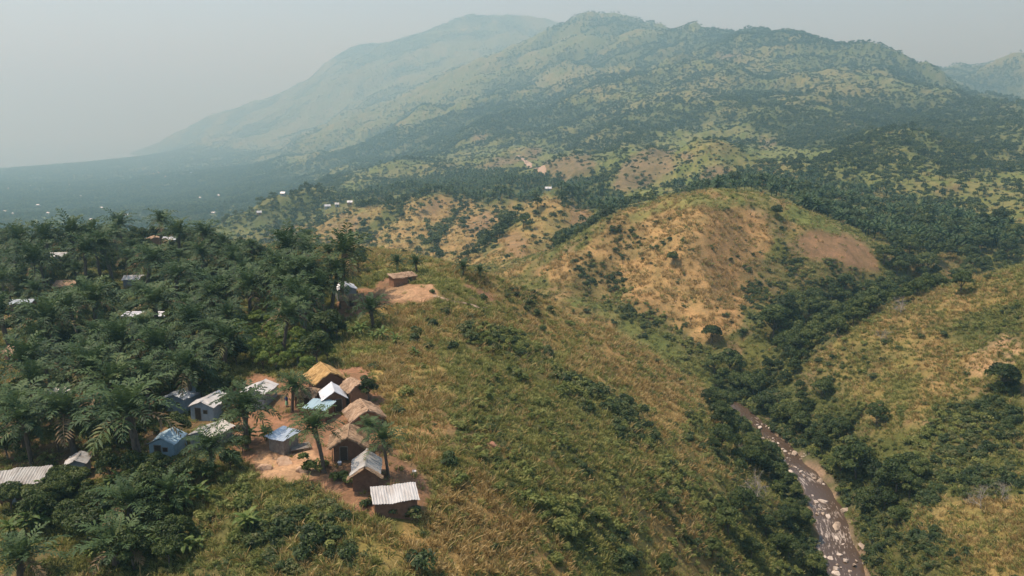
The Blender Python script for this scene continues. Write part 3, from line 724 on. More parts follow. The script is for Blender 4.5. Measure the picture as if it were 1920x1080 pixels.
def palm_parts(seed, h, fr, npair, L, lw, droop=1.0):
    r = np.random.default_rng(seed)
    mb = MB()
    bx, by = r.normal(size=2) * .28
    pts = [(bx * t * t, by * t * t, -.6 + (h + .6) * t) for t in np.linspace(0, 1, 12)]
    mb.tube(pts, [(.30 if i < 2 else .235) + .035 * (i % 2) + (.10 if i > 9 else 0) for i in range(12)], 8)
    # ragged leaf bases under the crown
    for i in range(16):
        a = i * 2.4; z = h - .15 - .07 * i
        p = np.array([bx, by, z]); o = np.array([math.cos(a), math.sin(a), .8])
        mb.tube([tuple(p), tuple(p + o * .42)], [.07, .03], 4)
    V, T = [], []
    top = np.array([bx, by, h])
    for i in range(fr):
        a = i * 2.39996 + r.normal() * .12
        e = R(84 - 96 * (i / fr) ** 1.05) + r.normal() * .08
        Lf = L * (.82 + .3 * r.random()) * (.8 if i < 4 else 1)
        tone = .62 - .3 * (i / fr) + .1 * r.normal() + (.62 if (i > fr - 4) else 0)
        n = 9; p = top.copy(); rach = [p.copy()]; ang = e
        for k in range(n):
            ang -= droop * (.030 + .026 * k) * (1 if ang > -1.2 else 0)
            p = p + np.array([math.cos(a) * math.cos(ang), math.sin(a) * math.cos(ang), math.sin(ang)]) * Lf / n
            rach.append(p.copy())
        rach = np.array(rach)
        side0 = np.array([-math.sin(a), math.cos(a), 0])
        for k in range(n):
            w = .05 * (1 - k / n) + .012
            V.append(np.array([rach[k] - side0 * w, rach[k] + side0 * w, rach[k + 1] + side0 * w * .8, rach[k + 1] - side0 * w * .8])); T.append(min(1, tone + .08))
        s = np.linspace(.13, .985, npair)
        for j, t in enumerate(s):
            x = t * n; k = min(int(x), n - 1); q = rach[k] * (1 - (x - k)) + rach[k + 1] * (x - k)
            d = unit(rach[k + 1] - rach[k]); up = np.cross(d, side0); up = up if up[2] > 0 else -up
            ll = Lf * .235 * (math.sin(math.pi * min(1, t * .86 + .13)) ** .7) * (.85 + .3 * r.random())
            for sg in (-1, 1):
                o = unit(side0 * sg * .85 + d * (.35 + .5 * t) + up * (.28 + .25 * r.normal()))
                tip = q + o * ll + np.array([0, 0, -.30 * ll])
                mid = q + o * ll * .5
                V.append(np.array([q, mid + d * lw, tip, mid - d * lw])); T.append(np.clip(tone + .12 * r.normal(), 0, .74 if i <= fr - 4 else 1))
    return mb.mesh('trunk', M_PTRUNK, True), quads_mesh('crown', np.array(V), M_PALM, np.array(T))

def banana_parts(seed):
    r = np.random.default_rng(seed); mb = MB(); V, T = [], []
    stems = [(0, 0, 1.0)] + [(r.normal() * .8, r.normal() * .8, .55 + .3 * r.random()) for _ in range(2)]
    for sx, sy, s in stems:
        mb.tube([(sx, sy, -.4), (sx, sy, 1.0 * s), (sx + .05, sy, 2.1 * s)], [.17 * s, .13 * s, .09 * s], 7)
        for i in range(8):
            a = i * 2.4 + r.normal() * .2; e = R(80 - 8 * i) ; Lf = (2.0 + .6 * r.random()) * s; n = 6
            p = np.array([sx, sy, 2.0 * s]); prev = None; tone = .5 + .2 * r.normal() + (.3 if i == 7 else 0)
            side = np.array([-math.sin(a), math.cos(a), 0])
            for k in range(n + 1):
                w = s * .33 * math.sin(math.pi * min(1, max(0, (k - .4) / (n - .35)))) + .02
                cur = (p + side * w - np.array([0, 0, w * .35]), p.copy(), p - side * w - np.array([0, 0, w * .35]))
                if prev is not None:
                    V.append(np.array([prev[0], prev[1], cur[1], cur[0]])); T.append(tone + .1 * r.normal())
                    V.append(np.array([prev[1], prev[2], cur[2], cur[1]])); T.append(tone + .1 * r.normal())
                prev = cur
                e -= .10 + .06 * k
                p = p + np.array([math.cos(a) * math.cos(e), math.sin(a) * math.cos(e), math.sin(e)]) * Lf / n
    return mb.mesh('stem', M_BANANA, True), quads_mesh('foliage', np.array(V), M_BANANA, np.clip(np.array(T), 0, 1))

def bare_parts(seed):
    r = np.random.default_rng(seed); trunk, br = MB(), MB()
    def grow(p, d, L, w, lev):
        q = p + d * L * .5 + r.normal(size=3) * L * .05; e = q + unit(d + r.normal(size=3) * .15) * L * .5
        (trunk if lev == 0 else br).tube([tuple(p), tuple(q), tuple(e)], [w, w * .8, w * .6], 6 if lev < 2 else 4)
        if lev >= 5: return
        for k in range(3 if lev else 4):
            nd = unit(d * .75 + r.normal(size=3) * .55 + np.array([0, 0, .10]))
            grow(e if k else q, nd, L * (.62 + .2 * r.random()), w * .58, lev + 1)
    grow(np.array([0, 0, -.5]), unit(np.array([.12, .05, 1])), 2.7, .17, 0)
    return trunk.mesh('trunk', M_PALEBARK, True), br.mesh('crown', M_PALEBARK)

def tuft_mesh(seed, blades, h, w, spread, mat, tip=.75, base=.15):
    r = np.random.default_rng(seed); V, T = [], []
    for i in range(blades):
        a = r.random() * 6.28; rr = spread * math.sqrt(r.random()); p = np.array([rr * math.cos(a), rr * math.sin(a), -.1])
        lean = unit(np.array([math.cos(a) * .5 + r.normal() * .35, math.sin(a) * .5 + r.normal() * .35, 1.0])); hh = h * (.6 + .6 * r.random())
        s = unit(np.cross(lean, r.normal(size=3))); m = p + lean * hh * .6; t = p + lean * hh + np.array([lean[0], lean[1], -.15]) * hh * .35
        V.append(np.array([p - s * w * .6, p + s * w * .6, m + s * w, m - s * w])); T.append([base, base, .5, .5])
        V.append(np.array([m - s * w, m + s * w, t + s * w * .25, t - s * w * .25])); T.append([.5, .5, tip, tip])
    return quads_mesh('tuft', np.array(V), mat, np.clip(np.array(T) + .12 * r.normal(size=(len(T), 1)), 0, 1))

# ------------------------------------------------------------------ masses nobody could count: instanced on points
def stuff(name, label, meshes, P, scale, variant, rz=None, tilt=None):
    n = len(P)
    me = bpy.data.meshes.new(name)
    me.vertices.add(n); me.vertices.foreach_set('co', np.asarray(P, np.float32).ravel())
    rot = np.zeros((n, 3), np.float32); rot[:, 2] = rng.random(n) * 6.283 if rz is None else rz
    if tilt is not None: rot[:, :2] = tilt
    for nm, ty, key, val in (('rot', 'FLOAT_VECTOR', 'vector', rot), ('scl', 'FLOAT', 'value', np.asarray(scale, np.float32)), ('var', 'INT', 'value', np.asarray(variant, np.int32))):
        a = me.attributes.new(nm, ty, 'POINT'); a.data.foreach_set(key, val.ravel())
    o = bpy.data.objects.new(name, me); link(o)
    ng = bpy.data.node_groups.new(name, 'GeometryNodeTree')
    ng.interface.new_socket('Geometry', in_out='INPUT', socket_type='NodeSocketGeometry'); ng.interface.new_socket('Geometry', in_out='OUTPUT', socket_type='NodeSocketGeometry')
    N, L = ng.nodes, ng.links
    gi, go, jn = N.new('NodeGroupInput'), N.new('NodeGroupOutput'), N.new('GeometryNodeJoinGeometry')
    def named(nm, ty):
        x = N.new('GeometryNodeInputNamedAttribute'); x.data_type = ty; x.inputs['Name'].default_value = nm
        return x.outputs['Attribute']
    ra, sa, va = named('rot', 'FLOAT_VECTOR'), named('scl', 'FLOAT'), named('var', 'INT')
    for k, m in enumerate(meshes):
        src = bpy.data.objects.new(name + '_source', m)     # not linked to the scene: only its mesh is used
        oi = N.new('GeometryNodeObjectInfo'); oi.inputs['Object'].default_value = src; oi.inputs['As Instance'].default_value = True
        cp = N.new('FunctionNodeCompare'); cp.data_type = 'INT'; cp.operation = 'EQUAL'
        L.new(va, cp.inputs[2]); cp.inputs[3].default_value = k
        ip = N.new('GeometryNodeInstanceOnPoints')
        L.new(gi.outputs[0], ip.inputs['Points']); L.new(cp.outputs[0], ip.inputs['Selection']); L.new(oi.outputs['Geometry'], ip.inputs['Instance'])
        L.new(ra, ip.inputs['Rotation']); L.new(sa, ip.inputs['Scale'])
        L.new(ip.outputs[0], jn.inputs[0])
    L.new(jn.outputs[0], go.inputs[0])
    md = o.modifiers.new('scatter', 'NODES'); md.node_group = ng
    return tag(o, label, kind='stuff')

# ------------------------------------------------------------------ where the plants stand
def scatter(n, ylo, yhi, alo=-.72, ahi=.72):
    """points spread evenly over the seen ground between two distances"""
    Y = np.sqrt(ylo ** 2 + rng.random(n) * (yhi ** 2 - ylo ** 2)); A = alo + rng.random(n) * (ahi - alo)
    return A * Y, Y
def cov(k, X, Y): return bil(COV[k], AS, VS, X / Y, np.log(Y))
def area(ylo, yhi, alo=-.72, ahi=.72): return (ahi - alo) * (yhi ** 2 - ylo ** 2) / 2

# ------------------------------------------------------------------ building materials
def wall_material(name, c0, c1, scale=2.5, bump=.5):
    m, n, l, b = mat_new(name)
    tc = n.new('ShaderNodeTexCoord'); nz = n.new('ShaderNodeTexNoise'); nz.inputs['Scale'].default_value = scale; nz.inputs['Detail'].default_value = 6; nz.inputs['Roughness'].default_value = .65
    l.new(tc.outputs['Object'], nz.inputs['Vector'])
    r = ramp(n, [(.3, c0), (.7, c1)]); l.new(nz.outputs['Fac'], r.inputs[0]); l.new(r.outputs[0], b.inputs['Base Color'])
    b.inputs['Roughness'].default_value = .95; b.inputs['Specular IOR Level'].default_value = .15
    bp = n.new('ShaderNodeBump'); bp.inputs['Strength'].default_value = bump; bp.inputs['Distance'].default_value = .06; l.new(nz.outputs['Fac'], bp.inputs['Height']); l.new(bp.outputs[0], b.inputs['Normal'])
    return m
W_MUD = wall_material('mud_wall', (.11, .060, .038), (.21, .115, .070))
W_CLAY = wall_material('clay_wall', (.20, .105, .060), (.32, .175, .100))
W_BLUE = wall_material('blue_plaster', (.21, .26, .29), (.33, .39, .42), 1.6, .2)
W_TEAL = wall_material('teal_plaster', (.20, .30, .34), (.31, .42, .46), 1.6, .2)
W_GREY = wall_material('grey_plaster', (.20, .21, .21), (.33, .34, .33), 1.6, .2)
W_PLANK = wall_material('grey_planks', (.14, .12, .10), (.27, .24, .20), 3.0)
W_DOOR = wall_material('door_wood', (.035, .028, .022), (.09, .065, .045), 6)

def metal_material(name, base, dirt, lo=.52, hi=.74, rough=.45, metal=.15):
    m, n, l, b = mat_new(name)
    tc = n.new('ShaderNodeTexCoord'); mp = n.new('ShaderNodeMapping'); mp.inputs['Scale'].default_value = (2.2, .7, .7); l.new(tc.outputs['Object'], mp.inputs[0])
    nz = n.new('ShaderNodeTexNoise'); nz.inputs['Scale'].default_value = 1.3; nz.inputs['Detail'].default_value = 7; nz.inputs['Roughness'].default_value = .7; l.new(mp.outputs[0], nz.inputs['Vector'])
    a = n.new('ShaderNodeAttribute'); a.attribute_name = 'tint'
    ad = n.new('ShaderNodeMath'); ad.operation = 'MULTIPLY_ADD'; ad.inputs[1].default_value = .35; l.new(a.outputs['Fac'], ad.inputs[0]); l.new(nz.outputs['Fac'], ad.inputs[2])
    r = ramp(n, [(lo, base), (hi, tuple(.55 * x + .45 * y for x, y in zip(base, dirt))), (min(hi + .18, 1), dirt)]); l.new(ad.outputs[0], r.inputs[0]); l.new(r.outputs[0], b.inputs['Base Color'])
    b.inputs['Roughness'].default_value = rough; b.inputs['Metallic'].default_value = metal
    return m
R_WHITE = metal_material('white_sheet', (.47, .465, .44), (.24, .20, .16), .52, .86)
R_BRIGHT = metal_material('new_zinc_sheet', (.58, .59, .60), (.38, .38, .37), .72, 1.0, .35, .1)
R_OLD = metal_material('weathered_zinc_sheet', (.40, .395, .365), (.19, .155, .12), .46, .78)
R_FAR = metal_material('far_zinc_sheet', (.50, .51, .51), (.36, .36, .34), .7, 1.0)
R_GREY = metal_material('grey_zinc_sheet', (.36, .41, .44), (.20, .20, .19), .62, .92)
R_BLUE = metal_material('blue_grey_sheet', (.44, .51, .57), (.17, .20, .23), .50, .80, .4)
R_TEAL = metal_material('pale_teal_sheet', (.34, .46, .50), (.20, .24, .24), .58, .92)

def thatch_material(name, c0, c1, c2):
    m, n, l, b = mat_new(name)
    a = n.new('ShaderNodeAttribute'); a.attribute_name = 'tint'
    tc = n.new('ShaderNodeTexCoord'); mp = n.new('ShaderNodeMapping'); mp.inputs['Scale'].default_value = (7, 1.2, 1.2); l.new(tc.outputs['Object'], mp.inputs[0])
    nz = n.new('ShaderNodeTexNoise'); nz.inputs['Scale'].default_value = 1.2; nz.inputs['Detail'].default_value = 6; l.new(mp.outputs[0], nz.inputs['Vector'])
    ad = n.new('ShaderNodeMath'); ad.operation = 'MULTIPLY_ADD'; ad.inputs[1].default_value = .6; ad.use_clamp = True
    sb = n.new('ShaderNodeMath'); sb.operation = 'MULTIPLY_ADD'; sb.inputs[1].default_value = .9; sb.inputs[2].default_value = -.2; l.new(nz.outputs['Fac'], sb.inputs[0])
    l.new(a.outputs['Fac'], ad.inputs[0]); l.new(sb.outputs[0], ad.inputs[2])
    r = ramp(n, [(.2, c0), (.55, c1), (.9, c2)]); l.new(ad.outputs[0], r.inputs[0]); l.new(r.outputs[0], b.inputs['Base Color'])
    b.inputs['Roughness'].default_value = 1; b.inputs['Specular IOR Level'].default_value = .1
    return m
T_GOLD = thatch_material('golden_thatch', (.20, .12, .045), (.40, .255, .105), (.52, .36, .17))
T_OLD = thatch_material('old_thatch', (.12, .080, .050), (.27, .185, .115), (.40, .30, .20))
T_TAN = thatch_material('tan_thatch', (.16, .105, .065), (.33, .225, .145), (.46, .34, .24))

# ------------------------------------------------------------------ buildings
PROTECT = []      # image rectangles of what must stay in view, with its distance
LAND = []         # landmarks for the labels: phrase, pixel x, pixel y

def wall_mesh(L, W, H, P, mono=0.0, seed=0):
    """mud wall ring: gable ends at +-L/2, ridge along x; a monopitch rises by `mono` towards +y"""
    mb = MB(); x, y = L / 2, W / 2
    if mono:
        prof = [(-y, H), (y, H + mono)]
    else:
        prof = [(-y, H), (0, H + P - .05), (y, H)]
    n = len(prof)
    vs = [(-x, -y, -1.2), (-x, y, -1.2), (x, -y, -1.2), (x, y, -1.2)] + [(-x, a, b) for a, b in prof] + [(x, a, b) for a, b in prof]
    fs = [tuple([1, 0] + [4 + i for i in range(n)])]
    fs.append(tuple([2, 3] + [4 + n + i for i in range(n - 1, -1, -1)]))
    fs.append((0, 2, 4 + n, 4)); fs.append((3, 1, 4 + n - 1, 4 + 2 * n - 1))
    fs.append((0, 1, 3, 2))
    for i in range(n - 1): fs.append((4 + i, 4 + n + i, 4 + n + i + 1, 4 + i + 1))
    mb.add(vs, fs)
    return mb

def slope_sheet(mb, L, p0, p1, r, corr=.03, thick=.03, sheets=0.8, nv=5, rough=0.0, curve=0.0, tones=True):
    """one roof slope from the line p0=(y,z) at the top to p1 at the eave, length L along x"""
    per = .30; nu = max(8, int(L / per * 6)) if corr else max(8, int(L / .18))
    d = np.array([p1[0] - p0[0], p1[1] - p0[1]]); nn = np.array([-d[1], d[0]]); nn = nn / np.linalg.norm(nn); nn = nn if nn[1] > 0 else -nn
    ragged = [r.normal() * rough for _ in range(nu + 1)]
    tone = {}
    rows = []
    for j in range(nv + 1):
        t = j / nv; row = []
        for i in range(nu + 1):
            x = -L / 2 + L * i / nu
            k = (int((x + L / 2) / sheets), int(t * 1.99)) if tones else 0
            if k not in tone: tone[k] = float(np.clip(.45 + .28 * r.normal(), 0, 1))
            h = corr * math.sin(2 * math.pi * x / per) + .045 * math.sin(1.7 * x + 9 * p1[0]) * (1 + t) + .03 * math.sin(4.1 * x + 3 * p0[1]) + (r.normal() * rough * .6) + curve * math.sin(math.pi * t)
            tt = t + (ragged[i] if j == nv else 0) / max(.5, np.linalg.norm(d))
            q = np.array(p0) + d * tt + nn * h
            row.append(((x + (r.normal() * rough if i in (0, nu) else 0), q[0], q[1]), tone[k] if corr or tones else .5 + .2 * r.normal()))
        rows.append(row)
    up = [p for row in rows for p, _ in row]; c = [t for row in rows for _, t in row]
    dn = [(p[0], p[1] - nn[0] * thick, p[2] - nn[1] * thick) for p in up]
    m = nu + 1; n0 = len(mb.v)
    fs = []
    for j in range(nv):
        for i in range(nu):
            a = j * m + i
            fs.append((a, a + 1, a + m + 1, a + m)); fs.append((a + len(up), a + m + len(up), a + m + 1 + len(up), a + 1 + len(up)))
    o = len(up)
    for i in range(nu):
        a = nv * m + i; fs.append((a, a + 1, a + 1 + o, a + o)); fs.append((i + 1, i, i + o, i + 1 + o))
    for j in range(nv):
        a = j * m; fs.append((a, a + m, a + m + o, a + o)); a += nu; fs.append((a + m, a, a + o, a + m + o))
    mb.v += up + dn; mb.c += c + c; mb.f += [tuple(i + n0 for i in f) for f in fs]

def straws(mb, L, p0, p1, r, n, hang=.25):
    d = np.array([p1[0] - p0[0], p1[1] - p0[1]]); ln = np.linalg.norm(d); d = d / ln
    nn = np.array([-d[1], d[0]]); nn = nn if nn[1] > 0 else -nn
    for _ in range(n):
        x = -L / 2 + L * r.random(); t = r.random() * ln; l = .45 + .4 * r.random(); w = .025 + .03 * r.random(); sk = r.normal() * .10
        a = np.array(p0) + d * t + nn * (.05 + .05 * r.random()); b = a + d * min(l, ln + hang - t) + nn * (.02 + .04 * r.random())
        mb.add([(x - w, a[0], a[1]), (x + w, a[0], a[1]), (x + sk + w, b[0], b[1]), (x + sk - w, b[0], b[1])], [(0, 1, 2, 3)], float(np.clip(.5 + .28 * r.normal(), 0, 1)))

def opening(root, side, L, W, pos, w, h, z0, name, sunk=False):
    """door or window on a side: -x, +x, -y, +y"""
    mb, fr = MB(), MB()
    def put(b, u0, u1, v0, v1, d0, d1):
        if side in ('-y', '+y'):
            s = -1 if side == '-y' else 1
            ys = sorted((s * (W / 2 + d0), s * (W / 2 + d1)))
            b.box((pos + u0, ys[0], v0), (pos + u1, ys[1], v1))
        else:
            s = -1 if side == '-x' else 1
            xs = sorted((s * (L / 2 + d0), s * (L / 2 + d1)))
            b.box((xs[0], pos + u0, v0), (xs[1], pos + u1, v1))
    put(mb, -w / 2, w / 2, z0, z0 + h, -.05, .02)
    o = mb.build(name, W_DOOR, root)
    for u0, u1, v0, v1 in ((-w / 2 - .07, -w / 2, z0, z0 + h), (w / 2, w / 2 + .07, z0, z0 + h), (-w / 2 - .07, w / 2 + .07, z0 + h, z0 + h + .08)):
        put(fr, u0, u1, v0, v1, -.04, .05)
    fr.build('frame', W_PLANK, o)
    return o

def house(name, label, base, L, W, H, P, rz, roof, rmat, wmat, door=None, window=None, mono=0.0, oh=.35, seed=0, group=None, cat='hut', fringe=False, rect=None, land=None, wcol=None):
    r = np.random.default_rng(1000 + seed)
    g = at(*base) if len(base) == 2 else np.array(base)
    root = empty(name, tuple(g), R(rz))
    tag(root, label, cat, group)
    wall_mesh(L, W, H, P, mono).build('wall', wmat, root)
    mb = MB(); LL = L + 2 * oh
    if mono:
        s = mono / W
        p_top, p_bot = (W / 2 + oh, H + mono + s * oh + .16), (-W / 2 - oh, H - s * oh + .16)
        slope_sheet(mb, LL, p_top, p_bot, r, corr=.03 if roof == 'metal' else 0, rough=.02 if roof == 'metal' else .05, thick=.03 if roof == 'metal' else .14)
        if roof == 'thatch': straws(mb, LL, p_top, p_bot, r, int(60 * LL))
        ro = mb.build('roof', rmat, root, smooth=False)
    else:
        s = P / (W / 2)
        for sg in (-1, 1):
            p_top, p_bot = (sg * .02, H + P + .13), (sg * (W / 2 + oh), H - s * oh + .13)
            if roof == 'metal':
                slope_sheet(mb, LL, p_top, p_bot, r, rough=.02)
            else:
                slope_sheet(mb, LL, p_top, p_bot, r, corr=0, thick=.16, rough=.07, curve=.16, nv=8, tones=False)
                straws(mb, LL, p_top, p_bot, r, int(75 * LL))
        ro = mb.build('roof', rmat, root)
        cap = MB()
        if roof == 'metal':
            cap.add([(-LL / 2, -.16, H + P + .19 - .16 * s), (LL / 2, -.16, H + P + .19 - .16 * s), (LL / 2, 0, H + P + .21), (-LL / 2, 0, H + P + .21), (LL / 2, .16, H + P + .19 - .16 * s), (-LL / 2, .16, H + P + .19 - .16 * s)], [(0, 1, 2, 3), (3, 2, 4, 5)])
        else:
            cap.tube([(-LL / 2 + .05, 0, H + P + .10), (-LL / 6, 0, H + P + .15), (LL / 6, 0, H + P + .12), (LL / 2 - .05, 0, H + P + .10)], .11, 7)
        cap.build('ridge_cap', rmat, ro)
        if fringe:
            fm = MB()
            for sg in (-1, 1):
                for q in range(2):
                    x0 = LL / 2 - .55 + .02
                    sub = MB(); straws(sub, .75, (0, H + P + .04), (sg * (W / 2 + oh), H - s * oh + .04), r, 110)
                    fm.add([(v[0] + LL / 2 + .05, v[1], v[2] - .03 * q) for v in sub.v], sub.f); fm.c[-len(sub.v):] = sub.c
            fm.build('thatch_fringe', T_OLD, ro)
    if door: opening(root, door[0], L, W, door[1], .8, min(1.7, H - .12), .0, 'door')
    if window: opening(root, window[0], L, W, window[1], .55, .5, H * .48, 'window')
    if H > 1.2 and oh > .3 and not mono:
        for sx, sy in ((1, -1), (1, 1)):
            b = MB(); b.tube([(sx * (L / 2 + oh * .6), sy * (W / 2 + .12), -.6), (sx * (L / 2 + oh * .6), sy * (W / 2 + .12), H - s * .12 - .02)], .05, 6); b.build('post', M_BARK, root)
    if rect: PROTECT.append((*rect, g[1]))
    else:
        u, v, d = project(g[None]); k = F / d[0]; PROTECT.append((u[0] - k * L * .36, v[0] - k * (H + max(P, mono)) * .92, u[0] + k * L * .36, v[0] - k * H * .8, g[1]))
    u, v, _ = project(g[None]); LAND.append((land or label, u[0], v[0]))
    return root

VG = 'huts of the hillside village'
house('mud_hut', 'low mud hut with a white sheet roof sloping over its dark front wall', (741, 957), 4.4, 2.5, 1.45, 0, 15, 'metal', R_WHITE, W_MUD, mono=.55, oh=.22, seed=1, group=VG, window=('+x', 0), rect=(685, 892, 785, 962), land='the low white-roofed mud hut')
house('mud_hut', 'mud hut with patched white sheet roof and ragged thatch along its front gable', (688, 903), 4.3, 2.75, 1.75, .95, -83, 'metal', R_OLD, W_MUD, door=('-y', .4), oh=.3, seed=2, group=VG, fringe=True, rect=(645, 835, 722, 918), land='the thatch-fringed sheet-roofed hut')
house('mud_hut', 'shaggy old thatched hut directly behind the sheet-roofed hut with thatch fringe', (655, 851), 3.6, 3.3, 1.75, 1.05, -82, 'thatch', T_OLD, W_MUD, door=('+x', -.5), oh=.5, seed=3, group=VG, rect=(622, 800, 692, 860), land='the shaggy thatched hut')
house('mud_hut', 'round-backed brown thatched hut with its gable half hidden by a palm', (684, 797), 3.7, 3.4, 1.6, 1.05, -66, 'thatch', T_TAN, W_CLAY, door=('-y', .3), oh=.45, seed=4, group=VG, rect=(648, 750, 712, 806), land='the brown thatched hut')
house('mud_hut', 'mud hut with a bright white pitched sheet roof and dark front gable', (626, 763), 3.7, 2.9, 1.75, .95, -72, 'metal', R_BRIGHT, W_MUD, door=('+x', .5), oh=.3, seed=5, group=VG, rect=(592, 722, 656, 770), land='the bright white-roofed hut')
house('mud_hut', 'largest golden thatched hut at the top of the village with dark gable', (612, 728), 4.9, 3.8, 1.75, 1.25, -62, 'thatch', T_GOLD, W_MUD, door=('-y', .2), oh=.4, seed=6, group=VG, rect=(568, 682, 650, 736), land='the golden thatched hut')
house('mud_hut', 'small tan thatched hut with a doorway in its sunlit clay wall', (667, 748), 3.0, 2.4, 1.7, .8, -58, 'thatch', T_TAN, W_CLAY, door=('-y', .2), oh=.3, seed=7, group=VG, rect=(642, 710, 692, 754), land='the small tan thatched hut')
house('plank_hut', 'small plank hut with a flat blue-grey sheet roof beside loose boards', (533, 843), 2.6, 2.3, 1.7, 0, -33, 'metal', R_BLUE, W_PLANK, mono=.3, oh=.35, seed=8, group=VG, door=('-x', 0), rect=(507, 794, 562, 850), land='the blue-roofed plank hut')
house('mud_hut', 'low hut with a pale teal roof half hidden by a palm crown', (600, 783), 3.0, 2.2, 1.5, 0, -20, 'metal', R_TEAL, W_MUD, mono=.35, oh=.25, seed=9, group=VG, window=('-y', .3), rect=(574, 762, 628, 778), land='the pale teal-roofed hut')
house('plastered_house', 'pale blue house with a grey sheet roof at the edge of the grove', (345, 765), 3.5, 3.3, 2.0, .5, -108, 'metal', R_GREY, W_BLUE, door=('-y', .4), oh=.3, seed=10, group=VG, window=('+x', .6), rect=(318, 718, 370, 766), cat='house', land='the grey-roofed pale blue house')
house('plastered_house', 'pale blue house with a white sheet roof and two small dark windows', (396, 778), 4.2, 3.4, 2.0, .65, -101, 'metal', R_WHITE, W_BLUE, oh=.3, seed=11, group=VG, window=('+x', .5), door=('+x', -.6), rect=(365, 727, 424, 780), cat='house', land='the white-roofed pale blue house')
house('plastered_house', 'grey house under a cream white roof partly behind palm fronds', (487, 757), 4.0, 3.4, 2.1, .6, -100, 'metal', R_WHITE, W_GREY, oh=.25, seed=12, group=VG, window=('+x', .2), rect=(468, 710, 512, 732), cat='house', land='the cream-roofed grey house')
house('plastered_house', 'teal plastered house with its gable end facing the lower grove', (317, 849), 3.4, 3.1, 1.75, .75, -93, 'metal', R_TEAL, W_TEAL, oh=.15, seed=13, group=VG, window=('+x', .45), door=('+x', -.5), rect=(290, 808, 340, 850), cat='house', land='the teal gabled house')
house('plastered_house', 'grey house with a dirty white roof broken up by palm leaves', (398, 834), 3.9, 3.2, 1.9, .55, -110, 'metal', R_OLD, W_GREY, oh=.3, seed=14, group=VG, window=('+x', .3), rect=(372, 786, 412, 818), cat='house', land='the dirty white-roofed house')
house('plastered_house', 'blue-grey house with leaf-littered white roof in the low left grove', (58, 928), 3.6, 2.8, 2.0, 0, 12, 'metal', R_OLD, W_BLUE, mono=.5, oh=.3, seed=15, group=VG, door=('-y', -.6), rect=(32, 859, 96, 918), cat='house', land='the leaf-littered blue-grey house')
house('mud_hut', 'dark mud hut with mottled white roof cut by the photo edge', (4, 934), 3.0, 2.6, 2.0, 0, 18, 'metal', R_OLD, W_MUD, mono=.5, oh=.25, seed=16, group=VG, window=('-y', 0), rect=(0, 876, 24, 930), land='the mottled-roofed mud hut')
house('plastered_house', 'small grey house with stained white roof among palm shadows', (149, 890), 2.4, 2.0, 1.8, .45, -75, 'metal', R_OLD, W_GREY, oh=.25, seed=17, group=VG, window=('+x', 0), rect=(134, 854, 162, 872), cat='house', land='the small stained-roofed house')
house('long_mud_hut', 'long brown hut with a shallow tan roof on the bare ridge clearing', (755, 531), 4.9, 2.3, 1.3, 0, 33, 'thatch', T_TAN, W_CLAY, mono=.4, oh=.28, seed=18, door=('-y', 1.0), rect=(724, 506, 788, 535), land='the long ridge hut')
house('plastered_house', 'white-roofed house on the ridge behind the tallest palm', (648, 557), 4.4, 3.6, 1.9, .7, -70, 'metal', R_BRIGHT, W_GREY, oh=.3, seed=19, window=('+x', 0), rect=(624, 531, 666, 548), cat='house', land='the white-roofed ridge house')
house('mud_hut', 'low dark thatched hut on red soil under the tallest palm', (660, 572), 4.0, 2.6, 1.3, .7, 8, 'thatch', T_OLD, W_CLAY, oh=.3, seed=20, door=('-y', 0), rect=(640, 550, 682, 574), land='the low dark ridge hut')
GG = 'huts half hidden in the palm grove'
grove = [
 ('mud_hut', 'old thatched hut showing a mossy tan roof inside the grove', (127, 547), 4.2, 3.0, 1.6, .9, 4, 'thatch', T_TAN, W_MUD, 'the mossy thatched grove hut'),
 ('open_shed', 'grey-roofed shed beside an orange earth clearing at the grove edge', (45, 583), 4.0, 3.0, 1.8, .5, 8, 'metal', R_GREY, W_MUD, 'the grey-roofed grove shed'),
 ('plastered_house', 'white-roofed house in the upper grove under hanging fronds', (254, 537), 4.2, 3.0, 1.9, .6, 5, 'metal', R_WHITE, W_GREY, 'the white upper grove house'),
 ('plastered_house', 'longer bright white roofed house in the middle of the grove', (254, 607), 3.4, 2.6, 1.8, .45, 2, 'metal', R_BRIGHT, W_GREY, 'the longer bright grove house'),
 ('plastered_house', 'shorter bright white roofed house beside the longer grove house', (308, 607), 2.4, 2.2, 1.8, .45, -8, 'metal', R_BRIGHT, W_GREY, 'the shorter bright grove house'),
 ('mud_hut', 'pinkish clay hut at the far top edge of the grove', (291, 459), 4.0, 3.0, 1.8, .6, -60, 'thatch', T_TAN, W_CLAY, 'the pinkish clay hut'),
 ('plastered_house', 'white-roofed house beside the pinkish clay hut on the plateau rim', (322, 459), 4.0, 3.0, 1.8, .5, 10, 'metal', R_BRIGHT, W_GREY, 'the plateau rim house'),
 ('plastered_house', 'pale roofed house glimpsed between the far palms', (117, 493), 5.0, 3.2, 2.0, .6, 5, 'metal', R_WHITE, W_GREY, 'the pale far grove house'),
 ('mud_hut', 'small hut with pale thatch deep in the left grove', (30, 675), 2.6, 2.2, 1.5, .7, -30, 'thatch', T_TAN, W_CLAY, 'the small pale-thatched hut'),
 ('mud_hut', 'brown mud hut behind the small palm beside the golden thatch', (580, 757), 3.0, 2.4, 1.5, .6, -15, 'thatch', T_OLD, W_MUD, 'the brown hut by the small palm'),
 ('mud_hut', 'mud hut with a narrow white strip of roof under dark palms', (112, 751), 2.4, 1.6, 1.4, .4, 35, 'metal', R_WHITE, W_MUD, 'the strip-roofed mud hut'),
]
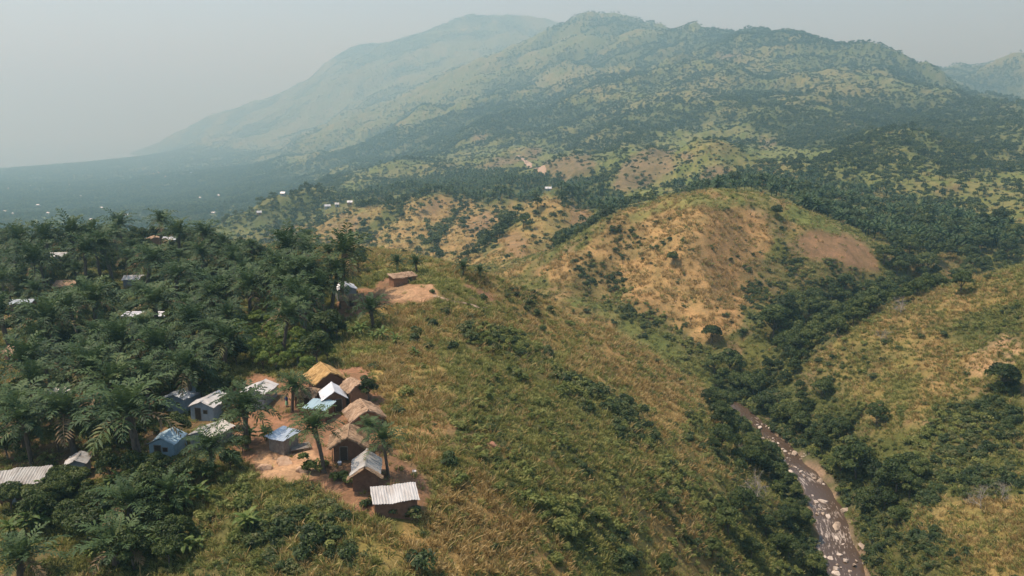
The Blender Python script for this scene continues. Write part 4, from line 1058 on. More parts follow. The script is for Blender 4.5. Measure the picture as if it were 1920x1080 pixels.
for i, (nm, lab, b, L, W, H, P, rz, rf, rm, wm, ld) in enumerate(grove):
    house(nm, lab, b, L, W, H, P, rz, rf, rm, wm, door=('-y', .3), oh=.3, seed=40 + i, group=GG, cat='house' if 'house' in nm else ('shed' if 'shed' in nm else 'hut'), land=ld)

# far houses: a few pixels each, still houses with walls, roof, door
far = [(15,354),(58,349),(130,348),(152,369),(72,386),(10,398),(24,402),(192,391),(172,414),(236,405),(330,326),(345,327),(359,325),(262,298),(376,372),(411,368),(531,367),(400,401),(486,403),(614,391),(632,388),(656,384),(1028,358),(90,401),(215,318),(60,330)]
fp = []
for px, py in far:
    Y = 1.0; g = at(px, py, 420 if py < 395 or px < 450 else 420); fp.append(g)
order = ['white-roofed', 'pale-roofed', 'bright-roofed']
def far_house(g, i):
    k = min(g[1] / 900, 3.0) * (.62 if g[1] < 1150 else .8 if g[1] < 1700 else 1.1)
    L, W = (5.5 + (i * 37 % 5) * .9) * max(.62, min(1.8, k ** .65)), 3.6 * max(.75, min(1.5, k))
    r = np.random.default_rng(i)
    root = empty('far_house', tuple(g), R(-25 + (i * 53) % 60))
    wall_mesh(L, W, 2.8, 1.7).build('wall', W_GREY if i % 3 else W_CLAY, root)
    mb = MB()
    for sg in (-1, 1): slope_sheet(mb, L + .8, (sg * .02, 4.55), (sg * (W / 2 + .4), 2.6), r, corr=0, tones=False, nv=2)
    mb.build('roof', [R_FAR, R_FAR, R_WHITE][i % 3], root)
    opening(root, '-y', L, W, .5, 1.0, 2.0, 0, 'door')
    return root
for i, g in enumerate(fp):
    px, py = far[i]
    root = far_house(g, i)
    if px == 1028: lab = 'lone white-roofed house in the palm belt above the eroded hill'
    elif px in (614, 632, 656): lab = {614: 'bright white house at the low end of the palm belt ridge', 632: 'faint pale house between two white houses on the palm belt ridge', 656: 'white house highest of three on the palm belt ridge'}[px]
    elif px in (330, 345, 359): lab = {330: 'westernmost of three tiny white houses in a row near the cliff foot', 345: 'middle one of three tiny white houses in a row near the cliff foot', 359: 'easternmost of three tiny white houses in a row near the cliff foot'}[px]
    else:
        rank = sorted([p for p in far if p[0] not in (1028, 614, 632, 656, 330, 345, 359)]).index((px, py))
        ords = ['first', 'second', 'third', 'fourth', 'fifth', 'sixth', 'seventh', 'eighth', 'ninth', 'tenth', 'eleventh', 'twelfth', 'thirteenth', 'fourteenth', 'fifteenth', 'sixteenth', 'seventeenth', 'eighteenth', 'nineteenth', 'twentieth']
        lab = f'tiny pale-roofed house in the hazy wooded plain, {ords[rank]} from the left'
    tag(root, lab, 'house', 'houses scattered over the hazy plain')
    u, v, d = project(g[None]); k = F / d[0]
    PROTECT.append((px - 5 * k, py - 4.2 * k, px + 5 * k, py, g[1]))

# ------------------------------------------------------------------ small things
def person(px, py):
    g = at(px, py); root = empty('person', tuple(g), R(150)); S = 1.62
    tag(root, 'person in a dark blue top and light green wrap with an orange headscarf', 'person')
    m, n, l, b = mat_new('dark_skin'); b.inputs['Base Color'].default_value = (.06, .032, .02, 1); b.inputs['Roughness'].default_value = .5
    J = [((0,0,.93),.12),((0,0,1.12),.11),((0,0,1.30),.13),((0,0,1.40),.07),((0,.01,1.47),.05),((0,.02,1.55),.085),((0,.02,1.63),.09),((0,.01,1.69),.06),
         ((.09,0,.88),.085),((.10,.01,.48),.06),((.10,-.03,.08),.038),((.10,.12,.03),.035),
         ((-.09,0,.88),.085),((-.10,.03,.48),.06),((-.10,0,.08),.038),((-.10,.15,.03),.035),
         ((.18,0,1.34),.055),((.23,.03,1.08),.042),((.24,.14,.86),.03),((.24,.18,.79),.032),
         ((-.18,0,1.34),.055),((-.22,-.02,1.08),.042),((-.24,.05,.84),.03),((-.24,.07,.77),.032)]
    E = [(0,1),(1,2),(2,3),(3,4),(4,5),(5,6),(6,7),(0,8),(8,9),(9,10),(10,11),(0,12),(12,13),(13,14),(14,15),(2,16),(16,17),(17,18),(18,19),(2,20),(20,21),(21,22),(22,23)]
    for w, s in ((19, 1), (23, -1)):
        x, y, z = J[w][0]
        for f in range(4):
            J.append(((x + (.022 * f - .033) * .6, y + .03 + .005 * f, z - .05 + abs(f - 1.4) * .006), .010)); E.append((w, len(J) - 1))
            q = J[-1][0]; J.append(((q[0], q[1] + .012, q[2] - .032), .008)); E.append((len(J) - 2, len(J) - 1))
        J.append(((x - s * .035, y + .035, z - .01), .011)); E.append((w, len(J) - 1))
    me = bpy.data.meshes.new('body'); me.from_pydata([p for p, _ in J], E, []); me.materials.append(m)
    o = link(bpy.data.objects.new('body', me), root)
    md = o.modifiers.new('skin', 'SKIN'); 
    sv = me.skin_vertices[0].data if me.skin_vertices else None
    if sv is None:
        bm = bmesh.new(); bm.from_mesh(me); bm.verts.layers.skin.verify(); bm.to_mesh(me); bm.free(); sv = me.skin_vertices[0].data
    for i, (p, rad) in enumerate(J): sv[i].radius = (rad, rad * (.78 if i in (0, 1, 2) else 1))
    sv[0].use_root = True
    o.modifiers.new('smooth', 'SUBSURF').levels = 1; o.modifiers['smooth'].render_levels = 2
    def cloth(name, col, rings):
        mm, n, l, b = mat_new(name); b.inputs['Base Color'].default_value = (*col, 1); b.inputs['Roughness'].default_value = .9
        mb = MB(); k = 16; vs = []
        for z, rx, ry, w in rings:
            for i in range(k):
                a = 2 * math.pi * i / k; q = 1 + w * math.sin(5 * a)
                vs.append((rx * q * math.cos(a), ry * q * math.sin(a), z))
        mb.add(vs, [(j * k + i, j * k + (i + 1) % k, (j + 1) * k + (i + 1) % k, (j + 1) * k + i) for j in range(len(rings) - 1) for i in range(k)])
        return mb, mm
    mb, mm = cloth('blue_top', (.02, .03, .12), [(.88, .19, .14, .02), (1.05, .17, .13, .02), (1.25, .20, .14, .01), (1.36, .19, .12, 0), (1.42, .09, .085, 0)])
    for s in (-1, 1): mb.tube([(s * .15, 0, 1.36), (s * .21, .01, 1.24), (s * .235, .03, 1.10)], [.075, .075, .07], 8, cap=False)
    mb.build('top', mm, root, True)
    mb, mm = cloth('green_wrap', (.22, .42, .24), [(.28, .24, .21, .05), (.6, .21, .18, .04), (.93, .175, .135, .02)]); mb.build('wrap', mm, root, True)
    mb, mm = cloth('orange_scarf', (.55, .20, .10), [(1.60, .102, .108, 0), (1.66, .112, .118, .02), (1.73, .09, .09, .03), (1.78, .02, .02, 0)])
    mb.v = [(x, y + .015, z) for x, y, z in mb.v]; mb.build('headscarf', mm, root, True)
    PROTECT.append((px - 9, py - 28, px + 9, py, g[1]))
person(538, 763)

def bucket(px, py, label, col):
    g = at(px, py); m, n, l, b = mat_new('plastic'); b.inputs['Base Color'].default_value = (*col, 1); b.inputs['Roughness'].default_value = .4
    root = empty('bucket', tuple(g)); tag(root, label, 'bucket')
    mb = MB(); k = 16; rings = [(0, .01), (0, .17), (.34, .22), (.36, .235), (.36, .20), (.05, .155), (.05, .01)]
    mb.add([(r * math.cos(6.2832 * i / k), r * math.sin(6.2832 * i / k), z) for z, r in rings for i in range(k)], [(j * k + i, j * k + (i + 1) % k, (j + 1) * k + (i + 1) % k, (j + 1) * k + i) for j in range(len(rings) - 1) for i in range(k)])
    mb.build('body', m, root, True)
    h = MB(); h.tube([(.22 * math.cos(a), .05, .36 + .2 * math.sin(a)) for a in np.linspace(0, math.pi, 9)], .01, 5); h.build('handle', m, root)
    PROTECT.append((px - 6, py - 12, px + 6, py, g[1]))
bucket(637, 872, 'pale blue bucket in the shade between palm trunk and thatched hut', (.55, .62, .70))
bucket(777, 889, 'white bucket on the ground in a palm shadow behind the low hut', (.75, .74, .72))

def rock_mesh(seed, mat, flat=.6):
    r = np.random.default_rng(seed); bm = bmesh.new(); bmesh.ops.create_icosphere(bm, subdivisions=3, radius=1)
    dirs = unit(r.normal(size=(14, 3))); offs = .55 + .4 * r.random(14)
    for v in bm.verts:
        p = np.array(v.co); d = unit(p); rad = 1.0
        for q, o in zip(dirs, offs):
            c = d @ q
            if c > .2: rad = min(rad, o / c)
        rad *= .94 + .1 * vnoise(np.array([d[0] * 4 + seed]), np.array([d[1] * 4 + d[2] * 3]), seed)[0]
        v.co = Vector(d * rad * np.array([1.1, .85, flat]))
    me = bpy.data.meshes.new('boulder'); bm.to_mesh(me); bm.free(); me.materials.append(mat)
    return me
M_ROCK = wall_material('river_rock', (.20, .155, .115), (.46, .38, .29), 1.2, .6)
M_PALEROCK = wall_material('pale_river_rock', (.34, .29, .24), (.58, .51, .43), 1.2, .6)
rocks = [rock_mesh(300 + i, M_ROCK if i % 2 else M_PALEROCK, .5 + .06 * i) for i in range(6)]
named_rocks = [(1544,943,2.6,'large tan boulder on the bank below the wooded far side'),(1570,990,2.2,'rounded orange boulder at the head of the lower rapids'),(1560,1050,1.5,'pale lone boulder near mid-stream at the photo bottom'),(1618,1028,1.6,'tan rock pair on the far bank under the green bush'),(1482,890,1.8,'flat brown boulder at the top of the upper rapids'),(1585,958,1.4,'reddish rock tucked under the big river tree'),(1566,1012,1.9,'long pale slab lying in the lower rapids'),(1536,905,1.5,'cream boulder on the outer river bend'),(1566,1076,1.8,'broad pale rock cut by the bottom photo edge'),(1427,823,1.7,'white slab beside the narrow upper channel')]
rpos = []
for px, py, s, lab in named_rocks: rpos.append((at(px, py), s * .62, lab))
rr = np.random.default_rng(55)
cl = []
for k in range(20):
    i = rr.integers(2, 9); t = rr.random(); p = RIV[i] * (1 - t) + RIV[i + 1] * t; d = RIV[i + 1] - RIV[i]
    cl.append((p, np.array([d[1], -d[0], 0]) / math.hypot(d[0], d[1]), (1 if rr.random() < .5 else -1) * (1.0 + 2.6 * rr.random())))
cl += [(RIV[7], np.array([.7, -.7, 0]), v) for v in (-1.5, 0, 1.5)]
while len(rpos) < 130:
    p, nrm, off = cl[rr.integers(0, len(cl))]
    q = p + nrm * off + rr.normal(size=3) * np.array([1.5, 2.2, 0]); s = .20 + .55 * rr.random() ** 2
    if river_dist(q[0:1], q[1:2])[0][0] > 5.5: continue
    rpos.append((np.array([q[0], q[1], max(ground(q[0], q[1]), p[2] - .1)]), s, None))
def river_side(g):
    u, v, _ = project(g[None])
    return 'the narrow upper channel' if v[0] < 830 else 'the pile above the upper rapids' if v[0] < 880 else 'the upper rapids' if v[0] < 960 else 'the lower rapids' if v[0] < 1025 else 'the calm brown reach at the bottom'
SMALL = {}; NTH = ['first', 'second', 'third', 'fourth', 'fifth', 'sixth', 'seventh', 'eighth', 'ninth', 'tenth']
for i, (g, s, lab) in enumerate(rpos):
    o = link(bpy.data.objects.new('boulder', rocks[i % 6])); o.location = (g[0], g[1], g[2] + s * .12)
    o.rotation_euler = (rr.normal() * .15, rr.normal() * .15, rr.random() * 6.28); o.scale = (s * (1 + .4 * rr.random()), s, s)
    if lab: tag(o, lab, 'boulder', 'large boulders along the river')
    else:
        rs = river_side(g); u, v, _ = project(g[None]); SMALL.setdefault(('pale' if i % 2 == 0 else 'brown') + ' small boulder in ' + rs, []).append((u[0], o))
for lab, L in SMALL.items():
    L.sort(key=lambda t: t[0])
    for i, (u, o) in enumerate(L):
        tag(o, lab + (f', {NTH[i]} from the left' if len(L) <= 10 else ''), 'boulder', lab.replace('boulder', 'boulders'))

M_MOUND = wall_material('red_earth', (.24, .12, .075), (.36, .20, .13), 2.0, 1.0)
M_SAND = wall_material('sandy_earth', (.33, .215, .135), (.50, .35, .235), 2.0, 1.0)
def mound(px, py, s, label, mat, seed):
    g = at(px, py); o = link(bpy.data.objects.new('earth_mound', rock_mesh(seed, mat, .75))); o.location = tuple(g); o.scale = (s, s, s); tag(o, label, 'mound')
    PROTECT.append((px - 14, py - 16, px + 14, py, g[1]))
mound(923, 836, .75, 'small reddish termite mound alone among green scrub on the slope', M_MOUND, 401)
mound(497, 880, .9, 'pale earth heap at the lower edge of the village clearing', M_SAND, 402)
mound(535, 868, 1.1, 'broad pale earth heap just below the plank hut', M_SAND, 403)
mound(570, 884, .9, 'sandy earth heap beside the big palm trunk', M_SAND, 404)
mound(448, 822, .8, 'orange earth heap between palm trunks under the cream-roofed house', M_MOUND, 405)

def board_pile(px, py):
    g = at(px, py); root = empty('board_platform', tuple(g), R(25)); tag(root, 'dark weathered boards laid flat on poles beside the plank hut', 'boards')
    for i in range(8):
        b = MB(); b.box((-1.2, -.9 + i * .23, .32 + .01 * (i % 2)), (1.25, -.72 + i * .23, .37 + .01 * (i % 2))); b.build('board', W_PLANK, root)
    for y in (-.7, .7):
        b = MB(); b.tube([(-1.1, y, .27), (1.1, y, .27)], .05, 6); b.build('rail', M_BARK, root)
        for x in (-1, 1):
            b = MB(); b.tube([(x, y, -.4), (x, y, .22)], .05, 6); b.build('leg', M_BARK, root)
board_pile(563, 842)
lg = MB(); lg.tube([(-.9, 0, .10), (0, .05, .14), (.9, 0, .12)], [.12, .13, .10], 7); lo = lg.build('log', M_BARK); lo.location = tuple(at(907, 579)); lo.rotation_euler = (0, 0, .7); tag(lo, 'short dark log lying below the tilled red plot on the ridge', 'log')

# ------------------------------------------------------------------ landmarks of the land itself
LAND += [('the ridge clearing', 770, 550), ('the tilled red ridge plot', 905, 548), ('the bright crop strip', 665, 645), ('the termite mound', 923, 836),
 ('the lowest grove corner', 40, 1050), ('the bottom edge clearing', 180, 1060), ('the dark lower grove', 260, 960), ('the scrub below the village', 480, 960), ('the path to the village', 640, 990), ('the scrub under the low hut', 800, 1030),
 ('the golden grass tongue', 960, 990), ('the dark grassy gully', 1120, 1010), ('the spur foot gully', 1260, 1040), ('the gully lip', 1270, 930), ('the middle of the spur', 1060, 830), ('the green band on the spur', 1000, 670), ('the lower green band', 1220, 800), ('the grassy spur shoulder', 800, 700), ('the tan spur patch', 1130, 690), ('the spur skyline', 1100, 605), ('the lower spur skyline', 1290, 720), ('the ridge crest', 950, 540), ('the terrace behind the ridge', 800, 495),
 ('the river at the bottom', 1590, 1065), ('the lower rapids', 1545, 1000), ('the upper rapids', 1490, 910), ('the narrow upper channel', 1410, 800), ('the steep inner bank', 1390, 920), ('the inner bank bottom', 1480, 1050),
 ('the far river bank', 1620, 900), ('the far bank foot', 1690, 990), ('the golden bottom slope', 1810, 1010), ('the far-bank green slope', 1760, 850), ('the far-bank upper slope', 1650, 720), ('the far-bank crest', 1720, 590), ('the brown scrub patch', 1870, 690), ('the slope by the right edge', 1890, 830), ('the crest by the right edge', 1890, 540),
 ('the wooded side gully', 1480, 640), ('the gully bend', 1570, 590), ('the gully head', 1680, 550), ('the gully mouth', 1400, 720), ('the red middle hill plot', 1590, 470), ('the middle hill crest', 1330, 385), ('the golden middle hill face', 1300, 500), ('the middle hill foot', 1290, 640), ('the middle hill west flank', 1100, 510), ('the bushy middle hill side', 1480, 540), ('the slope above the gully', 1800, 480), ('the upper right wood', 1880, 420), ('the valley head', 1000, 500), ('the eroded hills', 850, 440), ('the palm belt ridge', 900, 345), ('the plantation behind the hill', 1600, 400),
 ('the grove upper edge', 200, 430), ('the grove by the plateau rim', 400, 455), ('the left grove edge', 20, 500), ('the grove centre', 330, 600), ('the left middle grove', 120, 640), ('the dark grove heart', 200, 780), ('the bright thicket', 520, 640), ('the grove beside the ridge', 560, 540), ('the dark left grove', 60, 740), ('the grove above the blue houses', 360, 680)]
_lx = np.array([l[1] for l in LAND]); _ly = np.array([l[2] for l in LAND])
ORD = ['first', 'second', 'third', 'fourth', 'fifth', 'sixth', 'seventh', 'eighth', 'ninth', 'tenth', 'eleventh', 'twelfth']
def name_all(items, cat, group):
    """items: [object, descriptive phrase, px, py] -> labels that single each one out"""
    by = {}
    for o, phrase, u, v in items:
        k = int(np.argmin((_lx - u) ** 2 + ((_ly - v) * 1.3) ** 2)); dx, dy = u - _lx[k], v - _ly[k]
        far_ = math.hypot(dx, dy) > 16
        rel = ('at' if not far_ else ('left of' if dx < 0 else 'right of') if abs(dx) > 1.4 * abs(dy) else ('behind' if dy < 0 else 'in front of'))
        by.setdefault(f'{phrase} {rel} {LAND[k][0]}', []).append((u, o, LAND[k][0]))
    for lab, L in by.items():
        L.sort(key=lambda t: t[0])
        for i, (u, o, ln) in enumerate(L):
            t = lab if len(L) == 1 else (f'{lab}, {ORD[i]} from the left' if len(L) <= 12 else lab)
            if len(t.split()) > 16: t = t.replace('in front of', 'before')
            tag(o, t, cat, group + ' near ' + ln if len(L) > 12 else group)

def rmin(Y): return 4.3 - 1.6 * sstep(178, 194, Y)
HB = np.array([[p[1], p[2]] for p in LAND[:31]])
BASES = np.array([tuple(o.location) for o in sc.objects if o.get('category') in ('hut', 'house', 'shed') and o.name.split('.')[0] != 'far_house'])
def clear_of_houses(X, Y, rad):
    d = np.min(np.hypot(X[:, None] - BASES[None, :, 0], Y[:, None] - BASES[None, :, 1]), axis=1)
    return d > rad
def hides(X, Y, Z, h, rad, shrink=.8):
    """would a plant here stand between the drone and something that the photograph shows?"""
    u, v, d = project(np.stack([X, Y, Z], 1)); k = F / d
    x0, x1, y0, y1 = u - rad * k * shrink, u + rad * k * shrink, v - h * k * .95, v
    bad = np.zeros(len(X), bool)
    for a, b, c, e, yy in PROTECT:
        bad |= (x1 > a + 2) & (x0 < c - 2) & (y1 > b + 2) & (y0 < e - 1) & (Y < yy + 1.0)
    return bad
def thin(X, Y, rad, keep_order=True):
    """drop points closer than rad to an earlier one"""
    cell, out, grid = rad.max() if hasattr(rad, 'max') else rad, [], {}
    rad = np.broadcast_to(rad, X.shape)
    for i in range(len(X)):
        cx, cy = int(X[i] // cell), int(Y[i] // cell); ok = True
        for a in (-1, 0, 1):
            for b in (-1, 0, 1):
                for j in grid.get((cx + a, cy + b), ()):
                    if (X[i] - X[j]) ** 2 + (Y[i] - Y[j]) ** 2 < (.5 * (rad[i] + rad[j])) ** 2: ok = False; break
                if not ok: break
            if not ok: break
        if ok: grid.setdefault((cx, cy), []).append(i); out.append(i)
    return np.array(out, int)
def in_frame(X, Y, Z, m=60):
    u, v, _ = project(np.stack([X, Y, Z], 1)); return (u > -m) & (u < 1920 + m) & (v > -m) & (v < 1080 + m * 2)

# ------------------------------------------------------------------ oil palms
PALM_KINDS = [(2.2, palm_parts(11, 2.2, 24, 13, 3.6, .12, .8)), (4.2, palm_parts(12, 4.2, 28, 13, 4.1, .13)), (6.2, palm_parts(13, 6.2, 28, 13, 4.2, .13, 1.05)), (6.4, palm_parts(14, 6.4, 26, 14, 4.4, .13, .9)), (10.0, palm_parts(15, 10.0, 30, 14, 4.0, .13, .85))]
hand = [(640,478,577,88),(556,468,562,72),(592,510,592,78),(606,542,602,80),(574,556,622,84),(700,582,613,66),(608,796,886,84),(728,822,894,62),(548,728,773,62),(462,768,842,100),(402,838,893,92),(262,772,874,150),(48,765,842,120),(300,418,474,50),(232,424,484,52),(342,440,505,58),(386,442,505,62),(440,486,532,56),(418,545,604,84),(275,490,562,76),(215,462,545,64),(143,442,525,62),(98,452,534,64),(28,452,536,68),(75,494,566,84),(160,474,556,66),(190,447,524,60),(470,540,604,76),(505,520,584,70),(330,522,594,76),(300,566,645,84),(185,566,640,84),(365,604,672,88),(300,655,735,100),(70,682,772,110),(180,695,780,110),(232,640,722,96),(140,770,852,120),(745,492,511,36),(782,493,512,36),(868,503,519,38),(902,509,524,34),(690,800,842,44),(246,942,985,130),(216,1026,1062,140),(38,1052,1100,130),(540,535,600,76),(528,498,580,72),(622,515,592,78),(560,520,600,80),(205,720,800,120),(110,600,680,96),(20,590,660,90),(360,690,760,90),(420,640,700,84),(330,925,965,90)]
palms = []            # X, Y, Z, height, crown scale
for cx, cy, by, w in hand:
    g = at(cx, by); _, _, d = project(g[None]); h = (by - cy) * d[0] / F / CT
    palms.append((g[0], g[1], g[2], max(1.2, h), w * d[0] / F / 5.5))
n = 9000
X, Y = scatter(n, 78, 265, -.75, .05); Z = ground(X, Y)
k = rng.random(n) < cov('palm', X, Y) * .22
X, Y, Z = X[k], Y[k], Z[k]
H = 3.4 + 4.2 * rng.random(len(X))
hx, hy = np.array([p[0] for p in palms]), np.array([p[1] for p in palms])
far_from = np.min(np.hypot(X[:, None] - hx, Y[:, None] - hy), axis=1) > 4.5
ok = far_from & (Y < 205) & clear_of_houses(X, Y, 4.0) & ~hides(X, Y, Z, H + 1.5, 3.0) & in_frame(X, Y, Z, 120)
X, Y, Z, H = X[ok], Y[ok], Z[ok], H[ok]
k = thin(X, Y, 5.4)
for i in k[:60]: palms.append((X[i], Y[i], Z[i], H[i], None))
for x0, y0, x1, y1, k in ((618, 445, 668, 575, 0), (530, 440, 584, 500, 1)): PROTECT.append((x0, y0, x1, y1, palms[k][1]))
for x_, y_, r_ in ((1378, 758, 10), (1397, 774, 12), (1418, 791, 13), (1440, 815, 14), (1480, 842, 14), (1494, 864, 20)): PROTECT.append((x_ - r_, y_ - 8, x_ + r_, y_ + 7, at(x_, y_)[1]))
PALM_XY = np.array([(p[0], p[1]) for p in palms])

MASK = np.zeros((270, 480))       # how far the frame is already covered by nearer crowns
def seen_share(u, v, ru, rv):
    x0, x1, y0, y1 = int((u - ru) / 4), int((u + ru) / 4) + 1, int((v - rv) / 4), int((v + rv) / 4) + 1
    x0, y0, x1, y1 = max(0, x0), max(0, y0), min(480, x1), min(270, y1)
    if x1 <= x0 or y1 <= y0: return 0.0
    s = float((MASK[y0:y1, x0:x1] < .5).mean()); MASK[y0:y1, x0:x1] += .45
    return s

def make_thing(name, parts, loc, rz, s, tilt=(0, 0)):
    root = empty(name, loc, rz, s); root.rotation_euler = (tilt[0], tilt[1], rz)
    for nm, me in zip(('trunk', 'crown'), parts): link(bpy.data.objects.new(nm if me.name.split('.')[0] not in ('stem', 'foliage') else me.name.split('.')[0], me), root)
    return root
items = []
for i, (x, y, z, h, hnd) in enumerate(palms):
    s = hnd if hnd else .8 + .3 * rng.random()
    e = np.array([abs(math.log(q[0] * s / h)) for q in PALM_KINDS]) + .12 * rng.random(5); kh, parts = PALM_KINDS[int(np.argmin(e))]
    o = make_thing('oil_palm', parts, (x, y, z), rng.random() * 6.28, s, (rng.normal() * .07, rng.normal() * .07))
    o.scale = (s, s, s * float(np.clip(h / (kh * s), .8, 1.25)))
    u, v, d = project(np.array([[x, y, z + kh * s]]))
    ph = ('tall' if kh * s > 7.5 else 'short' if kh * s < 3.2 else 'medium') + ' oil palm'
    items.append((o, ph, u[0], v[0]))
name_all(items, 'palm', 'oil palms of the village grove')

# ------------------------------------------------------------------ leafy trees
TONES = [('dark green', .30), ('mid green', .46), ('light green', .64)]
TREE_KINDS = []
for i, (ph, tn) in enumerate(TONES):
    for j in range(2): TREE_KINDS.append((ph, tree_parts(30 + 3 * i + j, 15 + 4 * j, 190, .30, 1.0 + .15 * j, 1.0 - .25 * j, None, tn)))
BRIGHT_KINDS = [('bright green', tree_parts(60 + j, 11, 170, .27, .9, .75, M_BRIGHT, .48)) for j in range(2)]
cand = []
n = 60000
X, Y = scatter(n, 62, 430, -.78, .78); Z = ground(X, Y)
lf, br = cov('leafy', X, Y), cov('bright', X, Y)
dens = area(62, 430, -.78, .78) / n
p = np.clip(lf, 0, 1) ** 1.3 * dens / np.where(X < 0, 11, 15)
kb = rng.random(n) < br * dens / 6.5
k = (rng.random(n) < p) | kb
X, Y, Z, kb = X[k], Y[k], Z[k], kb[k]
S = np.where(kb, .42 + .30 * rng.random(len(X)), .55 + .55 * rng.random(len(X)) ** 1.5)
S = np.where((Y > 225) & (X > 40), S * 1.15, S); S = np.where((X < 0) & (Y > 150), S * .66, np.where(X < 0, S * .72, S))
slope_bank = (X > 5) & (Y < 235); S = np.where(slope_bank, S * .72, S)
rdx, _ = river_dist(X, Y)
ok = clear_of_houses(X, Y, 2.9) & ~hides(X, Y, Z, 7.5 * S, 2.6 * S) & in_frame(X, Y, Z, 90) & (rdx > rmin(Y) + .5 + 1.0 * S) & sees(X, Y, Z + 7 * S)
ok &= np.min(np.hypot(X[:, None] - PALM_XY[:, 0], Y[:, None] - PALM_XY[:, 1]), axis=1) > 1.8
X, Y, Z, S, kb = X[ok], Y[ok], Z[ok], S[ok], kb[ok]
hand_t = [(62,950,.34,0),(24,938,.3,0),(245,800,.42,0),(230,835,.45,0),(195,865,.45,0),(168,835,.45,0),(110,850,.5,0),(345,912,.42,0),(385,905,.36,0),(440,805,.36,0),(432,772,.36,0),(425,742,.4,0),(285,745,.5,0),(236,765,.5,0),(450,745,.36,0),(198,790,.5,0),(150,800,.5,0),(15,862,.5,0),(300,905,.45,0),(252,895,.42,0),(210,905,.45,0),(365,910,.4,0),(432,885,.36,0),(112,945,.45,0),(150,925,.42,0),(22,960,.45,0),(180,965,.45,0),(90,960,.4,0),(255,960,.45,0),(300,990,.4,0),(130,1000,.45,0),(455,850,.3,0),(692,752,.42,0),(1450,640,1.55,0),(1412,745,1.0,0),(1335,645,.85,1),(1605,905,1.25,0),(1640,890,1.15,0),(1575,900,.9,1),(1680,930,1.0,0),(1700,905,.8,1),(1800,552,.85,0),(1785,556,.7,0),(1585,548,1.0,0),(1455,410,.75,0),(1260,498,.65,0),(595,690,.75,0),(1880,735,.9,0),(1860,748,.8,0),(1480,800,.9,0),(1500,812,.75,0),(1540,745,.7,0)]
hp = [(at(a, b), s, t) for a, b, s, t in hand_t]
X = np.concatenate([[g[0] for g, _, _ in hp], X]); Y = np.concatenate([[g[1] for g, _, _ in hp], Y]); Z = np.concatenate([[g[2] for g, _, _ in hp], Z]); S = np.concatenate([[s for _, s, _ in hp], S]); kb = np.concatenate([np.zeros(len(hp), bool), kb])
k = thin(X, Y, np.where(X < 0, 2.7, 3.3) * S); X, Y, Z, S, kb = X[k], Y[k], Z[k], S[k], kb[k]
U, V_, D = project(np.stack([X, Y, Z + 5 * S], 1)); K = F / D
vis = np.zeros(len(X))
for i in np.argsort(Y): vis[i] = seen_share(U[i], V_[i], 2.6 * S[i] * K[i], 2.4 * S[i] * K[i])
rank = np.argsort(-(S * K) * np.sqrt(vis + .02))
items = []; far_tree = []
for q, i in enumerate(rank):
    bank = [m for m in range(6)]
    if kb[i]: ph, parts = BRIGHT_KINDS[i % 2]
    else:
        w = vnoise(np.array([X[i] / 11.]), np.array([Y[i] / 11.]), 77)[0] + rng.normal() * .12 + (.12 if X[i] > 5 else -.06)
        w += .16 if (X[i] < 0 and Y[i] > 150) else 0
        ti = 0 if w < .42 else 1 if w < .66 else 2
        ph, parts = TREE_KINDS[2 * ti + int(rng.random() < .5)]
    if q < 300:
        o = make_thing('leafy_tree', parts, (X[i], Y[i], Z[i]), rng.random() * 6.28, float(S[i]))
        items.append((o, (('large ' if S[i] > .95 else 'small ' if S[i] < .55 else '') + ph + ' tree'), U[i], V_[i]))
    else: far_tree.append(i)
name_all(items, 'tree', 'leafy trees of the grove and the gullies')
ft = np.array(far_tree, int); LEFT = (X[ft], Y[ft], Z[ft], S[ft], kb[ft])

# bare trees
BARE = [bare_parts(81), bare_parts(82), bare_parts(83)]
for i, (px, py, s, lab) in enumerate([(1413,945,1.1,'bare grey tree leaning over the upper rapids from the inner bank'),(1690,590,.95,'bare pinkish grey tree behind the crest of the far bank'),(1838,955,.85,'bare twiggy tree on the far bank above the golden bottom slope'),(1876,940,.7,'smaller bare tree beside the twiggy tree near the golden bottom slope'),(1650,640,.75,'bare brownish shrubby tree on the far-bank crest below the gully'),(1388,860,.6,'thin dead white tree lying against bushes beside the narrow channel')]):
    g = at(px, py); o = make_thing('bare_tree', BARE[i % 3], tuple(g), i * 1.3, s * .85); tag(o, lab, 'tree')

# bananas
BAN = [banana_parts(91), banana_parts(92)]
items = []
for px, py, s in [(60,1005,1.15),(75,985,1.0),(350,955,1.0),(330,975,.9),(372,945,.9),(462,1000,.95),(318,1050,1.0),(345,1045,.9),(205,1055,1.0),(88,930,.9),(622,636,.9),(642,630,1.0),(662,634,.8),(678,632,1.0),(718,640,.9),(742,648,.8),(470,830,.8),(500,826,.7),(395,905,.9),(225,915,.8),(775,668,.6),(600,640,.9),(700,640,.7),(20,1010,.9),(185,975,.8)]:
    g = at(px, py); o = make_thing('banana_plant', BAN[int(px) % 2], tuple(g), rng.random() * 6.28, s * .8)
    items.append((o, 'broad-leaved banana plant', px, py - 20))
name_all(items, 'plant', 'banana plants round the village')

